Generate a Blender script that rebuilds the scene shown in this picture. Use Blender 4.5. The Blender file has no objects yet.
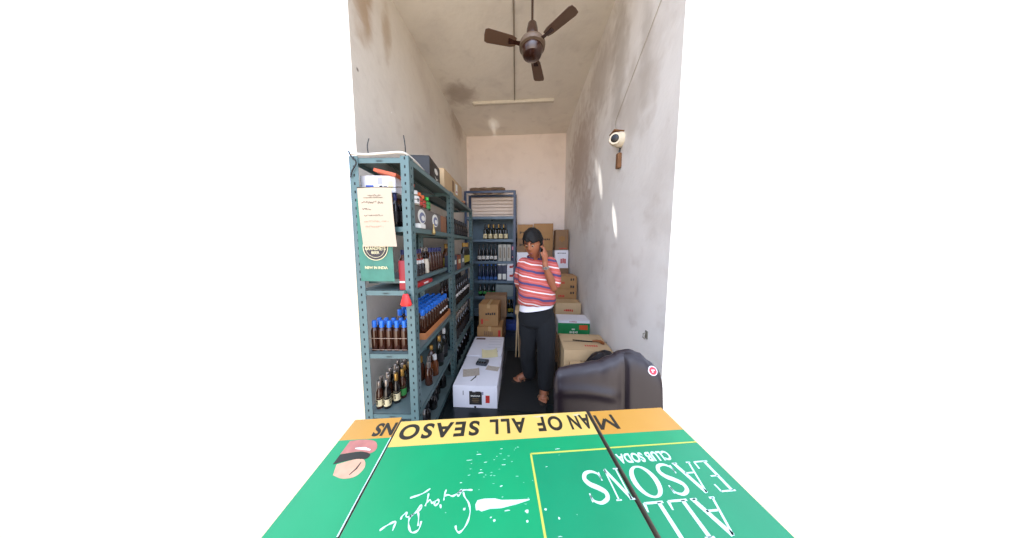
import bpy, bmesh, math, random
from mathutils import Vector, Matrix, Quaternion, noise
random.seed(7)
S = bpy.context.scene
C = S.collection
PI = math.pi
R = math.radians

# ------------------------------------------------------------------ camera
cam_d = bpy.data.cameras.new('camera')
cam = bpy.data.objects.new('camera', cam_d); C.objects.link(cam)
cam_d.sensor_fit = 'HORIZONTAL'; cam_d.sensor_width = 36.0
cam_d.lens = 215.0 / 1020.0 * 36.0
cam_d.shift_y = -5.2 / 1020.0
cam_d.clip_start = 0.02; cam_d.clip_end = 200
cam.location = (0, 0, 1.57)
cam.rotation_euler = (R(90 - 5.0), 0, R(4.0))
S.camera = cam

# ------------------------------------------------------------------ daylight from the street, exposure
S.view_settings.view_transform = 'Standard'
S.view_settings.look = 'None'
S.view_settings.gamma = 1.0
S.view_settings.use_curve_mapping = False
S.view_settings.exposure = 0.0
S.cycles.use_denoising = True
S.cycles.max_bounces = 10
S.cycles.diffuse_bounces = 8

STREET = 3.3     # brightness of the open street behind the viewpoint
ZENITH = 2.1     # brightness of the open sky overhead
world = bpy.data.worlds.new('street_daylight'); S.world = world
world.use_nodes = True
nt = world.node_tree; nt.nodes.clear()
def N(t, **k):
    n = nt.nodes.new(t)
    for a, b in k.items(): setattr(n, a, b)
    return n
tc = N('ShaderNodeTexCoord'); sep = N('ShaderNodeSeparateXYZ')
nt.links.new(tc.outputs['Generated'], sep.inputs[0])
mz = N('ShaderNodeMapRange'); mz.inputs[1].default_value = -0.2; mz.inputs[2].default_value = 0.25
nt.links.new(sep.outputs['Z'], mz.inputs[0])
colr = N('ShaderNodeMix', data_type='RGBA')
colr.inputs[6].default_value = (1.30, 1.12, 0.93, 1)       # sunlit ground and house fronts
colr.inputs[7].default_value = (0.90, 1.04, 1.34, 1)      # hazy sky
nt.links.new(mz.outputs[0], colr.inputs[0])
my = N('ShaderNodeMapRange', interpolation_type='SMOOTHSTEP')
my.inputs[1].default_value = -0.70; my.inputs[2].default_value = -1.0
my.inputs[3].default_value = 1.12; my.inputs[4].default_value = STREET
nt.links.new(sep.outputs['Y'], my.inputs[0])
bg = N('ShaderNodeBackground'); out = N('ShaderNodeOutputWorld')
mu = N('ShaderNodeMapRange', interpolation_type='SMOOTHSTEP')
mu.inputs[1].default_value = 0.02; mu.inputs[2].default_value = 0.62; mu.inputs[3].default_value = 1.0; mu.inputs[4].default_value = ZENITH
nt.links.new(sep.outputs['Z'], mu.inputs[0])
ml = N('ShaderNodeMath', operation='MULTIPLY'); nt.links.new(my.outputs[0], ml.inputs[0]); nt.links.new(mu.outputs[0], ml.inputs[1])
nt.links.new(colr.outputs[2], bg.inputs['Color']); nt.links.new(ml.outputs[0], bg.inputs['Strength'])
nt.links.new(bg.outputs[0], out.inputs[0])

# glints of sunlight thrown into the shop by glass out on the street
def glint(name, src, dst, ang, sx, power, roll=0.0):
    l = bpy.data.lights.new(name, 'SPOT'); l.energy = power; l.spot_size = R(ang); l.spot_blend = 1.0; l.shadow_soft_size = 0.003; l.color = (1, 0.98, 0.95)
    o = bpy.data.objects.new(name, l); C.objects.link(o); o.location = src
    d_ = Vector(dst)-Vector(src); q_ = d_.to_track_quat('-Z', 'Y'); o.rotation_euler = (q_ @ Quaternion((0, 0, 1), R(roll))).to_euler(); o.scale = (sx, 1, 1)
SRC = (-0.9, -1.3, 0.9)
glint('sun_glint', SRC, (0.86, 2.62, 2.30), 6.0, 0.15, 1500, 8)
glint('sun_glint', SRC, (0.86, 2.78, 2.52), 3.4, 0.16, 1000, 6)
glint('sun_glint', SRC, (0.86, 2.17, 1.80), 5.4, 0.15, 1500, 9)
glint('sun_glint', (-0.2, -1.2, 0.9), (-0.63, 4.44, 3.94), 2.2, 1.3, 700)
glint('sun_glint', (-0.2, -1.2, 0.9), (-0.66, 4.65, 3.94), 3.0, 0.3, 700)

# ------------------------------------------------------------------ materials
MATS = {}
def srgb(r, g, b):
    f = lambda c: (c/255/12.92 if c/255 <= 0.04045 else ((c/255+0.055)/1.055)**2.4)
    return (f(r), f(g), f(b), 1)
def mat(name, col, rough=0.6, metal=0.0, var=0.12, scale=18.0, bump=0.0, spec=0.5, coat=0.0):
    if name in MATS: return MATS[name]
    m = bpy.data.materials.new(name); m.use_nodes = True
    t = m.node_tree; b = t.nodes['Principled BSDF']
    b.inputs['Roughness'].default_value = rough; b.inputs['Metallic'].default_value = metal
    b.inputs['Specular IOR Level'].default_value = spec
    b.inputs['Coat Weight'].default_value = coat
    c = srgb(*col) if max(col) > 1.0 else (*col, 1)
    tcn = t.nodes.new('ShaderNodeTexCoord')
    nz = t.nodes.new('ShaderNodeTexNoise'); nz.inputs['Scale'].default_value = scale; nz.inputs['Detail'].default_value = 5
    t.links.new(tcn.outputs['Object'], nz.inputs['Vector'])
    mx = t.nodes.new('ShaderNodeMix'); mx.data_type = 'RGBA'
    mx.inputs[6].default_value = tuple(min(1, x*(1+var)) for x in c[:3]) + (1,)
    mx.inputs[7].default_value = tuple(x*(1-var) for x in c[:3]) + (1,)
    t.links.new(nz.outputs['Fac'], mx.inputs[0]); t.links.new(mx.outputs[2], b.inputs['Base Color'])
    if bump:
        bp = t.nodes.new('ShaderNodeBump'); bp.inputs['Strength'].default_value = bump; bp.inputs['Distance'].default_value = 0.01
        t.links.new(nz.outputs['Fac'], bp.inputs['Height']); t.links.new(bp.outputs[0], b.inputs['Normal'])
    MATS[name] = m
    return m

def plaster(name, base, stain, grime, patches=()):
    """whitewash with mottling, and stains and painted-in dimming of their own shape: patches = (centre, radii, colour, strength)"""
    m = bpy.data.materials.new(name); m.use_nodes = True
    t = m.node_tree; b = t.nodes['Principled BSDF']; b.inputs['Roughness'].default_value = 0.75
    b.inputs['Specular IOR Level'].default_value = 0.25
    geo = t.nodes.new('ShaderNodeNewGeometry')
    def noise_(s, d=6, dist=0.0):
        n = t.nodes.new('ShaderNodeTexNoise'); n.inputs['Scale'].default_value = s; n.inputs['Detail'].default_value = d
        n.inputs['Distortion'].default_value = dist
        t.links.new(geo.outputs['Position'], n.inputs['Vector']); return n.outputs['Fac']
    def ramp(src, a, c):
        r = t.nodes.new('ShaderNodeMapRange'); r.interpolation_type = 'SMOOTHSTEP'
        r.inputs[1].default_value = a; r.inputs[2].default_value = c
        t.links.new(src, r.inputs[0]); return r.outputs[0]
    def mix(fac, a, colb):
        x = t.nodes.new('ShaderNodeMix'); x.data_type = 'RGBA'
        t.links.new(fac, x.inputs[0]); t.links.new(a, x.inputs[6]); x.inputs[7].default_value = colb; return x.outputs[2]
    def mul(a, k):
        x = t.nodes.new('ShaderNodeMath'); x.operation = 'MULTIPLY'; t.links.new(a, x.inputs[0])
        if isinstance(k, (int, float)): x.inputs[1].default_value = k
        else: t.links.new(k, x.inputs[1])
        return x.outputs[0]
    rgb = t.nodes.new('ShaderNodeRGB'); rgb.outputs[0].default_value = (*base, 1)
    c = rgb.outputs[0]
    c = mix(mul(ramp(noise_(1.6, 7, 0.6), 0.45, 0.75), 0.45), c, (*stain, 1))
    c = mix(mul(ramp(noise_(5.5, 8, 0.3), 0.55, 0.8), 0.35), c, (*grime, 1))
    for (ctr, rad, colr_, k) in patches:
        vm = t.nodes.new('ShaderNodeVectorMath'); vm.operation = 'SUBTRACT'
        t.links.new(geo.outputs['Position'], vm.inputs[0]); vm.inputs[1].default_value = ctr
        vd = t.nodes.new('ShaderNodeVectorMath'); vd.operation = 'DIVIDE'
        t.links.new(vm.outputs[0], vd.inputs[0]); vd.inputs[1].default_value = rad
        vl = t.nodes.new('ShaderNodeVectorMath'); vl.operation = 'LENGTH'; t.links.new(vd.outputs[0], vl.inputs[0])
        ad = t.nodes.new('ShaderNodeMath'); ad.operation = 'ADD'; t.links.new(vl.outputs['Value'], ad.inputs[0])
        t.links.new(mul(noise_(7.0, 6, 0.5), 1.1), ad.inputs[1])
        c = mix(mul(ramp(ad.outputs[0], 1.55, 0.75), k), c, (*colr_, 1))
    t.links.new(c, b.inputs['Base Color'])
    bp = t.nodes.new('ShaderNodeBump'); bp.inputs['Strength'].default_value = 0.35; bp.inputs['Distance'].default_value = 0.012
    t.links.new(noise_(14.0, 8), bp.inputs['Height']); t.links.new(bp.outputs[0], b.inputs['Normal'])
    MATS[name] = m
    return m

# ------------------------------------------------------------------ mesh builder
class MB:
    def __init__(s): s.bm = bmesh.new(); s.mats = []
    def mi(s, m):
        if m not in s.mats: s.mats.append(m)
        return s.mats.index(m)
    def _fin(s, geom_faces, m):
        i = s.mi(m)
        for f in geom_faces: f.material_index = i; f.smooth = True
    def box(s, c, size, m, bev=0.0, rot=None, M=None):
        b = bmesh.new(); bmesh.ops.create_cube(b, size=1.0)
        for v in b.verts: v.co = Vector((v.co.x*size[0], v.co.y*size[1], v.co.z*size[2]))
        if bev: bmesh.ops.bevel(b, geom=b.edges[:], offset=bev, segments=2, affect='EDGES', profile=0.7)
        T = Matrix.Translation(Vector(c))
        if rot: T = T @ Matrix.Rotation(rot[2], 4, 'Z') @ Matrix.Rotation(rot[1], 4, 'Y') @ Matrix.Rotation(rot[0], 4, 'X')
        if M: T = M @ T
        s.merge(b, T, m); return s
    def merge(s, b, T, m):
        vm = {v: s.bm.verts.new(T @ v.co) for v in b.verts}
        fs = []
        for f in b.faces:
            try: fs.append(s.bm.faces.new([vm[v] for v in f.verts]))
            except ValueError: pass
        s._fin(fs, m); b.free()
    def lathe(s, prof, m, seg=16, c=(0, 0, 0), cap=True, M=None, sx=1.0, sy=1.0):
        T = (M or Matrix()) @ Matrix.Translation(Vector(c))
        rings = []
        for r, z in prof:
            rings.append([s.bm.verts.new(T @ Vector((sx*r*math.cos(2*PI*k/seg), sy*r*math.sin(2*PI*k/seg), z))) for k in range(seg)])
        fs = []
        for a, b in zip(rings, rings[1:]):
            for k in range(seg):
                fs.append(s.bm.faces.new((a[k], a[(k+1) % seg], b[(k+1) % seg], b[k])))
        if cap:
            fs.append(s.bm.faces.new(rings[0][::-1])); fs.append(s.bm.faces.new(rings[-1]))
        s._fin(fs, m); return s
    def loft(s, rings, m, cap=True):
        rs = [[s.bm.verts.new(Vector(p)) for p in r] for r in rings]
        n = len(rs[0]); fs = []
        for a, b in zip(rs, rs[1:]):
            for k in range(n): fs.append(s.bm.faces.new((a[k], a[(k+1) % n], b[(k+1) % n], b[k])))
        if cap: fs.append(s.bm.faces.new(rs[0][::-1])); fs.append(s.bm.faces.new(rs[-1]))
        s._fin(fs, m); return s
    def tube(s, pts, r, m, seg=8, cap=True):
        pts = [Vector(p) for p in pts]; rr = r if isinstance(r, (list, tuple)) else [r]*len(pts)
        rings = []; up = Vector((0, 0, 1))
        for i, p in enumerate(pts):
            d = (pts[min(i+1, len(pts)-1)] - pts[max(i-1, 0)]).normalized()
            u = up if abs(d.dot(up)) < 0.95 else Vector((0, 1, 0))
            a = d.cross(u).normalized(); b = a.cross(d).normalized()
            rings.append([p + a*rr[i]*math.cos(2*PI*k/seg) + b*rr[i]*math.sin(2*PI*k/seg) for k in range(seg)])
        return s.loft(rings, m, cap)
    def prism(s, poly, z0, z1, m, M=None):
        T = M or Matrix()
        lo = [s.bm.verts.new(T @ Vector((x, y, z0))) for x, y in poly]; hi = [s.bm.verts.new(T @ Vector((x, y, z1))) for x, y in poly]
        n = len(poly); fs = [s.bm.faces.new(lo[::-1]), s.bm.faces.new(hi)]
        for k in range(n): fs.append(s.bm.faces.new((lo[k], lo[(k+1) % n], hi[(k+1) % n], hi[k])))
        s._fin(fs, m); return s
    def ribbon(s, pts, w, z, m, M=None, th=0.0004):
        """a pen stroke lying flat: a strip of changing width"""
        T = M or Matrix()
        P = [Vector((p[0], p[1], 0)) for p in pts]; W = w if isinstance(w, (list, tuple)) else [w]*len(P)
        L = []; Rr = []
        for i, p in enumerate(P):
            d = (P[min(i+1, len(P)-1)] - P[max(i-1, 0)])
            d = d.normalized() if d.length else Vector((1, 0, 0)); n = Vector((-d.y, d.x, 0))
            L.append(p + n*W[i]/2); Rr.append(p - n*W[i]/2)
        vs = []
        for a, b in zip(L, Rr):
            vs.append([s.bm.verts.new(T @ Vector((a.x, a.y, z))), s.bm.verts.new(T @ Vector((b.x, b.y, z))),
                       s.bm.verts.new(T @ Vector((b.x, b.y, z-th))), s.bm.verts.new(T @ Vector((a.x, a.y, z-th)))])
        fs = []
        for a, b in zip(vs, vs[1:]):
            for k in range(4): fs.append(s.bm.faces.new((a[k], b[k], b[(k+1) % 4], a[(k+1) % 4])))
        fs.append(s.bm.faces.new(vs[0])); fs.append(s.bm.faces.new(vs[-1][::-1]))
        s._fin(fs, m); return s
    def mesh(s, name, ang=35):
        bmesh.ops.recalc_face_normals(s.bm, faces=s.bm.faces[:])
        me = bpy.data.meshes.new(name); s.bm.to_mesh(me); s.bm.free()
        for m in s.mats: me.materials.append(m)
        me.set_sharp_from_angle(angle=R(ang))
        return me
    def obj(s, name, parent=None, loc=None, rotz=0.0, ang=35):
        o = bpy.data.objects.new(name, s.mesh(name, ang)); C.objects.link(o)
        if loc is not None: o.location = loc
        if rotz: o.rotation_euler = (0, 0, rotz)
        if parent: o.parent = parent
        return o
def curve_pts(pts, n=6):
    """Catmull-Rom through the points"""
    P = [Vector(p) for p in pts]; out_ = []
    for i in range(len(P)-1):
        p0 = P[max(i-1, 0)]; p1 = P[i]; p2 = P[i+1]; p3 = P[min(i+2, len(P)-1)]
        for k in range(n):
            t_ = k/n
            out_.append(0.5*((2*p1) + (-p0+p2)*t_ + (2*p0-5*p1+4*p2-p3)*t_*t_ + (-p0+3*p1-3*p2+p3)*t_**3))
    out_.append(P[-1]); return out_
def tag(o, label, cat, group=None):
    o['label'] = label; o['category'] = cat
    if group: o['group'] = group
    return o
def structure(o): o['kind'] = 'structure'; return o
def thing(name, label, cat, loc=(0, 0, 0), rotz=0.0, group=None):
    o = bpy.data.objects.new(name, None); C.objects.link(o); o.empty_display_size = 0.05
    o.location = loc; o.rotation_euler = (0, 0, rotz)
    return tag(o, label, cat, group)
def copy_tree(o, loc, rotz=0.0):
    c = o.copy(); C.objects.link(c); c.location = loc; c.rotation_euler = (0, 0, rotz)
    for ch in list(o.children):
        d = ch.copy(); C.objects.link(d); d.parent = c
    return c
def text_bm(mb, s, m, box=None, M=None, z=0.0, th=0.0004, bold=0.0, flip=False, space=1.0):
    """lettering fitted to box = (x0, y0, x1, y1); flip turns it upside down inside the box"""
    cu = bpy.data.curves.new('lettering', 'FONT'); cu.body = s; cu.size = 1.0; cu.offset = bold; cu.resolution_u = 6; cu.space_character = space
    o = bpy.data.objects.new('lettering', cu); C.objects.link(o)
    dg = bpy.context.evaluated_depsgraph_get(); me = bpy.data.meshes.new_from_object(o.evaluated_get(dg))
    bpy.data.objects.remove(o); bpy.data.curves.remove(cu)
    xs = [v.co.x for v in me.vertices]; ys = [v.co.y for v in me.vertices]
    a0, a1, b0, b1 = min(xs), max(xs), min(ys), max(ys)
    x0, y0, x1, y1 = box; T = M or Matrix()
    b = bmesh.new(); b.from_mesh(me); bpy.data.meshes.remove(me)
    for v in b.verts:
        u = (v.co.x-a0)/(a1-a0); w = (v.co.y-b0)/(b1-b0)
        if flip: u, w = 1-u, 1-w
        v.co = Vector((x0+(x1-x0)*u, y0+(y1-y0)*w, z))
    r = bmesh.ops.extrude_face_region(b, geom=b.faces[:])
    for v in [g for g in r['geom'] if isinstance(g, bmesh.types.BMVert)]: v.co.z -= th
    mb.merge(b, T, m)
ORD = ['first', 'second', 'third', 'fourth', 'fifth', 'sixth', 'seventh', 'eighth', 'ninth', 'tenth']
NUM = ['zero', 'one', 'two', 'three', 'four', 'five', 'six', 'seven', 'eight', 'nine', 'ten']

# ================================================================== THE ROOM
XL, XR, YB, ZC = -1.30, 0.86, 4.87, 3.94
YL, YR, YC, YF = 1.64, 1.345, 1.2, 0.30       # where the left wall, right wall, ceiling and floor begin at the open shop front
BASE = (0.73, 0.68, 0.60)
m_wl = plaster('left_wall_whitewash', BASE, (0.56, 0.49, 0.43), (0.50, 0.43, 0.37),
    [((XL, 1.80, 3.55), (0.5, 0.16, 0.50), (0.36, 0.22, 0.10), 0.7), ((XL, 2.10, 3.55), (0.5, 0.10, 0.32), (0.40, 0.28, 0.16), 0.6), ((XL, 1.70, 2.92), (0.5, 0.018, 0.02), (0.16, 0.12, 0.10), 0.9), ((XL, 2.12, 2.85), (0.5, 0.012, 0.012), (0.9, 0.88, 0.84), 0.9),
     ((XL, 4.2, 3.85), (0.5, 0.5, 0.4), (0.36, 0.28, 0.22), 0.6)])
m_wr = plaster('right_wall_whitewash', (0.80, 0.765, 0.72), (0.55, 0.49, 0.44), (0.50, 0.42, 0.36),  # upper patches mix grime with painted-in dimness above the brighter lower wall
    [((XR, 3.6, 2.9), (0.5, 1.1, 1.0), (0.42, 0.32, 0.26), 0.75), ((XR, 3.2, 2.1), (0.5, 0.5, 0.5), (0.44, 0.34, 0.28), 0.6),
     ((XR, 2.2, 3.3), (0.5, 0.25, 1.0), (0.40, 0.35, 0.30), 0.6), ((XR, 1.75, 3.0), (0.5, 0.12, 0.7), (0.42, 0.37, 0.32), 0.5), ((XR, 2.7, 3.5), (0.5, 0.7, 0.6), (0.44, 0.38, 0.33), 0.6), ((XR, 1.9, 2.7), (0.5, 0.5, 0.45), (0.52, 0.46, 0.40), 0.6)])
m_wb = plaster('back_wall_whitewash', (0.80, 0.70, 0.63), (0.64, 0.54, 0.48), (0.58, 0.48, 0.42))
m_ce = plaster('ceiling_whitewash', (0.79, 0.74, 0.66), (0.55, 0.50, 0.45), (0.50, 0.45, 0.40),
    [((-1.05, 3.55, ZC), (0.35, 0.35, 0.5), (0.30, 0.22, 0.17), 0.65)])
TH = 0.03
structure(MB().box((XL-TH/2, (YL+YB)/2, ZC/2), (TH, YB-YL, ZC), m_wl).obj('wall_left'))
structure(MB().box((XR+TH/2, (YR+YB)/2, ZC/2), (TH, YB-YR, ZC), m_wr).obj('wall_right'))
structure(MB().box(((XL+XR)/2, YB+TH/2, ZC/2), (XR-XL+2*TH, TH, ZC), m_wb).obj('wall_back'))
structure(MB().box(((XL+XR)/2, (YC+YB)/2, ZC+TH/2), (XR-XL+2*TH, YB-YC+TH, TH), m_ce).obj('ceiling'))
m_fl = mat('dark_stone_floor', (20, 27, 29), rough=0.32, var=0.25, scale=6, bump=0.05)
fb = MB()
for i in range(4):
    for j in range(8):
        x0 = XL + i*(XR-XL)/4; y0 = YF + j*(YB-YF)/8
        fb.box((x0+(XR-XL)/8, y0+(YB-YF)/16, -0.02), ((XR-XL)/4-0.003, (YB-YF)/8-0.003, 0.04), m_fl, bev=0.0015)
fb.box(((XL+XR)/2, (YF+YB)/2, -0.03), (XR-XL, YB-YF, 0.045), mat('floor_joint', (12, 14, 15), 0.8))
structure(fb.obj('floor'))
m_mat = mat('black_rubber_mat', (13, 15, 17), rough=0.7, var=0.2, scale=60)
tag(MB().box((-0.02, 2.48, 0.004), (0.46, 1.15, 0.008), m_mat, bev=0.003).obj('floor_mat'), 'black rubber mat on the dark floor under the man', 'mat')

# surface conduit on the ceiling and a white batten across it
m_bat = mat('old_white_paint', (205, 196, 180), 0.6)
m_pipe = mat('grey_conduit', (150, 139, 125), 0.6)
tag(MB().box((-0.215, 3.76, ZC-0.022), (1.34, 0.05, 0.044), m_bat, bev=0.008).box((-0.86, 3.76, ZC-0.022), (0.03, 0.056, 0.05), m_bat, bev=0.004)
    .box((0.43, 3.76, ZC-0.022), (0.03, 0.056, 0.05), m_bat, bev=0.004).obj('tube_light_batten'), 'long white batten fixed across the ceiling near the back wall', 'batten')
tag(MB().tube([(-0.10, 1.25, ZC-0.008), (-0.13, 2.4, ZC-0.008), (-0.185, 3.735, ZC-0.008)], 0.0085, m_pipe)
    .obj('conduit_pipe'), 'thin grey conduit running along the ceiling to the white batten', 'conduit')

# ================================================================== CEILING FAN
m_fan = mat('brown_fan_enamel', (54, 30, 22), rough=0.25, coat=0.5, var=0.1)
m_fan2 = mat('brown_fan_blade', (96, 74, 60), rough=0.4, var=0.1)
m_root_blur = mat('root_blur_brown', (104, 88, 74), 0.45)
FX, FY = 0.052, 2.10
fan = thing('ceiling_fan', 'brown three-blade ceiling fan hanging on a rod from the ceiling', 'ceiling fan', (FX, FY, ZC))
MB().lathe([(0.010, -0.125), (0.05, -0.115), (0.062, -0.05), (0.055, -0.015), (0.05, 0.0)], m_fan, 24).obj('canopy', fan)
MB().lathe([(0.011, -0.48), (0.011, -0.10)], m_fan, 12).obj('down_rod', fan)
MB().lathe([(0.012, -0.40), (0.040, -0.415), (0.050, -0.46), (0.053, -0.535), (0.046, -0.55)], m_fan, 24).obj('lower_canopy', fan)
MB().lathe([(0.05, -0.555), (0.108, -0.565), (0.118, -0.585), (0.114, -0.61), (0.09, -0.62)], m_root_blur, 32).obj('root_blur_ring', fan)  # ring shape stands in for the blur of the spinning blade roots
MB().lathe([(0.06, -0.54), (0.086, -0.575), (0.096, -0.61), (0.094, -0.645), (0.080, -0.675), (0.048, -0.692), (0.012, -0.697)], m_fan, 32).obj('motor', fan)
for k in range(3):
    a = R(78) + k*2*PI/3
    mb = MB(); T = Matrix.Rotation(a, 4, 'Z') @ Matrix.Translation((0, 0, -0.592)) @ Matrix.Rotation(R(9), 4, 'X')
    poly = [(0.15, -0.032), (0.19, -0.048), (0.40, -0.058), (0.425, -0.048), (0.43, 0.0), (0.425, 0.045), (0.40, 0.055), (0.19, 0.045), (0.15, 0.032)]
    mb.prism(poly, -0.002, 0.002, m_fan2, T)
    bl = mb.obj('blade', fan)
    mb = MB(); mb.prism([(0.10, -0.02), (0.17, -0.014), (0.22, -0.022), (0.22, 0.022), (0.17, 0.014), (0.10, 0.02)], -0.006, -0.002, m_fan, T); mb.obj('blade_bracket', bl)

# ================================================================== CCTV CAMERA, WALL HOOK, CABLES
m_cctv = mat('aged_white_plastic', (226, 214, 190), 0.4)
m_black = mat('black_plastic', (14, 14, 16), 0.25)
m_rust = mat('rusty_brown', (122, 84, 52), 0.8, var=0.4, scale=60)
cc = thing('security_camera', 'small white security camera with black lens on the right wall', 'camera', (XR, 2.08, 2.51))
T = Matrix.Rotation(R(-90), 4, 'Y')
MB().lathe([(0.062, 0.0), (0.065, 0.02), (0.06, 0.05), (0.05, 0.06)], m_cctv, 24, M=T).obj('housing', cc)
d = Vector((-0.45, -0.80, -0.12)).normalized(); q = d.to_track_quat('Z', 'Y').to_matrix().to_4x4()
Tm = Matrix.Translation((-0.055, 0.0, 0)) @ q
MB().lathe([(0.012, -0.05), (0.045, -0.04), (0.056, -0.005), (0.054, 0.03), (0.046, 0.05)], m_cctv, 24, M=Tm).obj('eyeball', cc)
MB().lathe([(0.033, 0.04), (0.033, 0.0535), (0.026, 0.058), (0.010, 0.060)], m_black, 24, M=Tm).obj('lens', cc)
MB().box((-0.045, 0.01, 0.062), (0.09, 0.11, 0.008), m_rust, bev=0.003, rot=(0, R(8), 0)).obj('sun_shield', cc)
bx = thing('junction_box', 'small rusty brown box hanging under the white security camera', 'box', (XR, 2.09, 2.30))
MB().box((-0.018, 0, 0.03), (0.035, 0.05, 0.13), m_rust, bev=0.008).obj('body', bx)
MB().tube([(-0.012, 0, 0.09), (-0.014, 0.005, 0.12), (-0.008, 0, 0.14)], 0.006, m_black).obj('cable_tail', bx)
m_wire = mat('old_white_wire', (176, 166, 150), 0.6)
tag(MB().tube(curve_pts([(XR-0.004, 2.16, 2.565), (XR-0.008, 2.20, 2.66), (XR-0.006, 2.22, 2.74), (XR-0.006, 2.10, 2.82), (XR-0.006, 1.75, 3.02), (XR-0.006, 1.36, 3.24)]), 0.0026, m_wire, 6)
    .obj('camera_cable'), 'thin pale cable looping up the right wall from the security camera', 'cable')
hk = thing('wall_clip', 'small grey metal clip fixed low on the right wall', 'clip', (XR, 1.53, 0.94))
MB().box((-0.003, 0, 0), (0.006, 0.03, 0.055), mat('dull_steel', (150, 148, 138), 0.45, 0.6), bev=0.002).obj('plate', hk)
MB().tube([(-0.004, 0, 0.012), (-0.025, 0, 0.008), (-0.028, 0, -0.018), (-0.012, 0, -0.03)], 0.004, MATS['dull_steel']).obj('hook', hk)

# ================================================================== SHOP COUNTER with printed top (local x along the counter)
A = R(8.0); CO = Vector((-0.046, 0.655, 1.0))
m_gold = mat('printed_gold', (200, 144, 58), 0.42, var=0.10, scale=5)
m_gold_lit = mat('printed_gold_lit', (222, 186, 98), 0.42, var=0.12, scale=7)  # same gold, with the overexposed brightness of the middle put into the colour
m_green = mat('printed_green', (0, 148, 92), 0.4, var=0.16, scale=6)
m_green2 = mat('printed_deep_green', (0, 136, 90), 0.4, var=0.16, scale=7)
m_ink = mat('printed_black', (38, 34, 24), 0.5)
m_white = mat('printed_white', (206, 226, 216), 0.5, var=0.05)
m_scuff = mat('worn_pale_print', (206, 190, 150), 0.6, var=0.2)
m_flake = mat('flaked_print', (132, 200, 172), 0.55, var=0.2)
m_yel = mat('printed_yellow', (196, 196, 84), 0.5, var=0.1)
m_board = mat('worn_board_edge', (108, 98, 84), 0.7, var=0.3, scale=30)
m_pink = mat('printed_skin', (186, 116, 104), 0.5, var=0.35, scale=40)
m_peach = mat('printed_pale_skin', (212, 164, 132), 0.5, var=0.3, scale=40)
ctr = thing('shop_counter', 'green and gold printed shop counter in the foreground', 'counter', CO, A)
ZB = -0.0275
MB().box((0.02, -0.15, -0.52), (0.96, 0.27, 0.96), mat('counter_plywood', (90, 72, 52), 0.6), bev=0.004).box((0.02, -0.155, -0.031), (1.0, 0.30, 0.014), m_board).obj('counter_base', ctr)
def panel(x0, x1, yfar, ynear, ystrip, gold, name='top_panel'):
    p = MB().box(((x0+x1)/2, (yfar+ynear)/2, -0.0125), (x1-x0, yfar-ynear, 0.025), m_board, bev=0.0015).obj(name, ctr)
    mb = MB(); mb.box(((x0+x1)/2, (ystrip+ynear)/2, 0.0004), (x1-x0-0.003, ystrip-ynear, 0.0008), m_green); mb.obj('green_print', p)
    mb = MB(); mb.box(((x0+x1)/2, (yfar+ystrip)/2-0.0005, 0.0004), (x1-x0-0.003, yfar-ystrip-0.001, 0.0008), gold); mb.obj('gold_strip', p)
    return p
YN = -0.325
pl = panel(-0.505, -0.356, 0.035, YN, -0.041, m_gold)
pc = panel(-0.353, 0.2635, 0.017, YN, -0.0725, m_gold_lit)
pr = panel(0.2735, 0.535, 0.016, YN, -0.075, m_gold)
ZP = 0.0013
lt = MB()
text_bm(lt, 'NS', m_ink, (-0.420, -0.034, -0.359, 0.014), z=ZP, bold=0.034, flip=True); lt.obj('lettering', pl)
lt = MB()
for s_, x0, x1 in (('SEASO', -0.338, -0.098), ('ALL', -0.066, 0.050), ('OF', 0.086, 0.166), ('AN', 0.190, 0.2615)):
    text_bm(lt, s_, m_ink, (x0, -0.052, x1, 0.004 if s_ != 'SEASO' else 0.003), z=ZP, bold=0.030, flip=True, space=1.22)
lt.obj('lettering', pc)
we = MB()
for (x0, y0, l, w) in ((0.10, 0.006, 0.05, 0.006), (0.15, 0.010, 0.03, 0.004), (-0.03, 0.008, 0.03, 0.004), (0.225, 0.004, 0.03, 0.007), (0.045, 0.012, 0.04, 0.003)):
    we.ribbon([(x0-l/2, y0, 0), (x0-l/6, y0-w*.3, 0), (x0+l/5, y0+w*.2, 0), (x0+l/2, y0, 0)], [w*.2, w, w*.7, w*.2], ZP + 0.0003, m_scuff)
we.obj('worn_patch', pc)
lt = MB()
for zi_, (a_, b_, w_) in enumerate((((0.283, -0.059), (0.283, -0.003), 0.0095), ((0.337, -0.059), (0.337, -0.003), 0.0095), ((0.284, -0.057), (0.310, -0.020), 0.010), ((0.336, -0.057), (0.310, -0.020), 0.010))):
    lt.ribbon([a_, b_], w_, ZP + 0.0001*zi_, m_ink)
lt.obj('lettering', pr)
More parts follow.
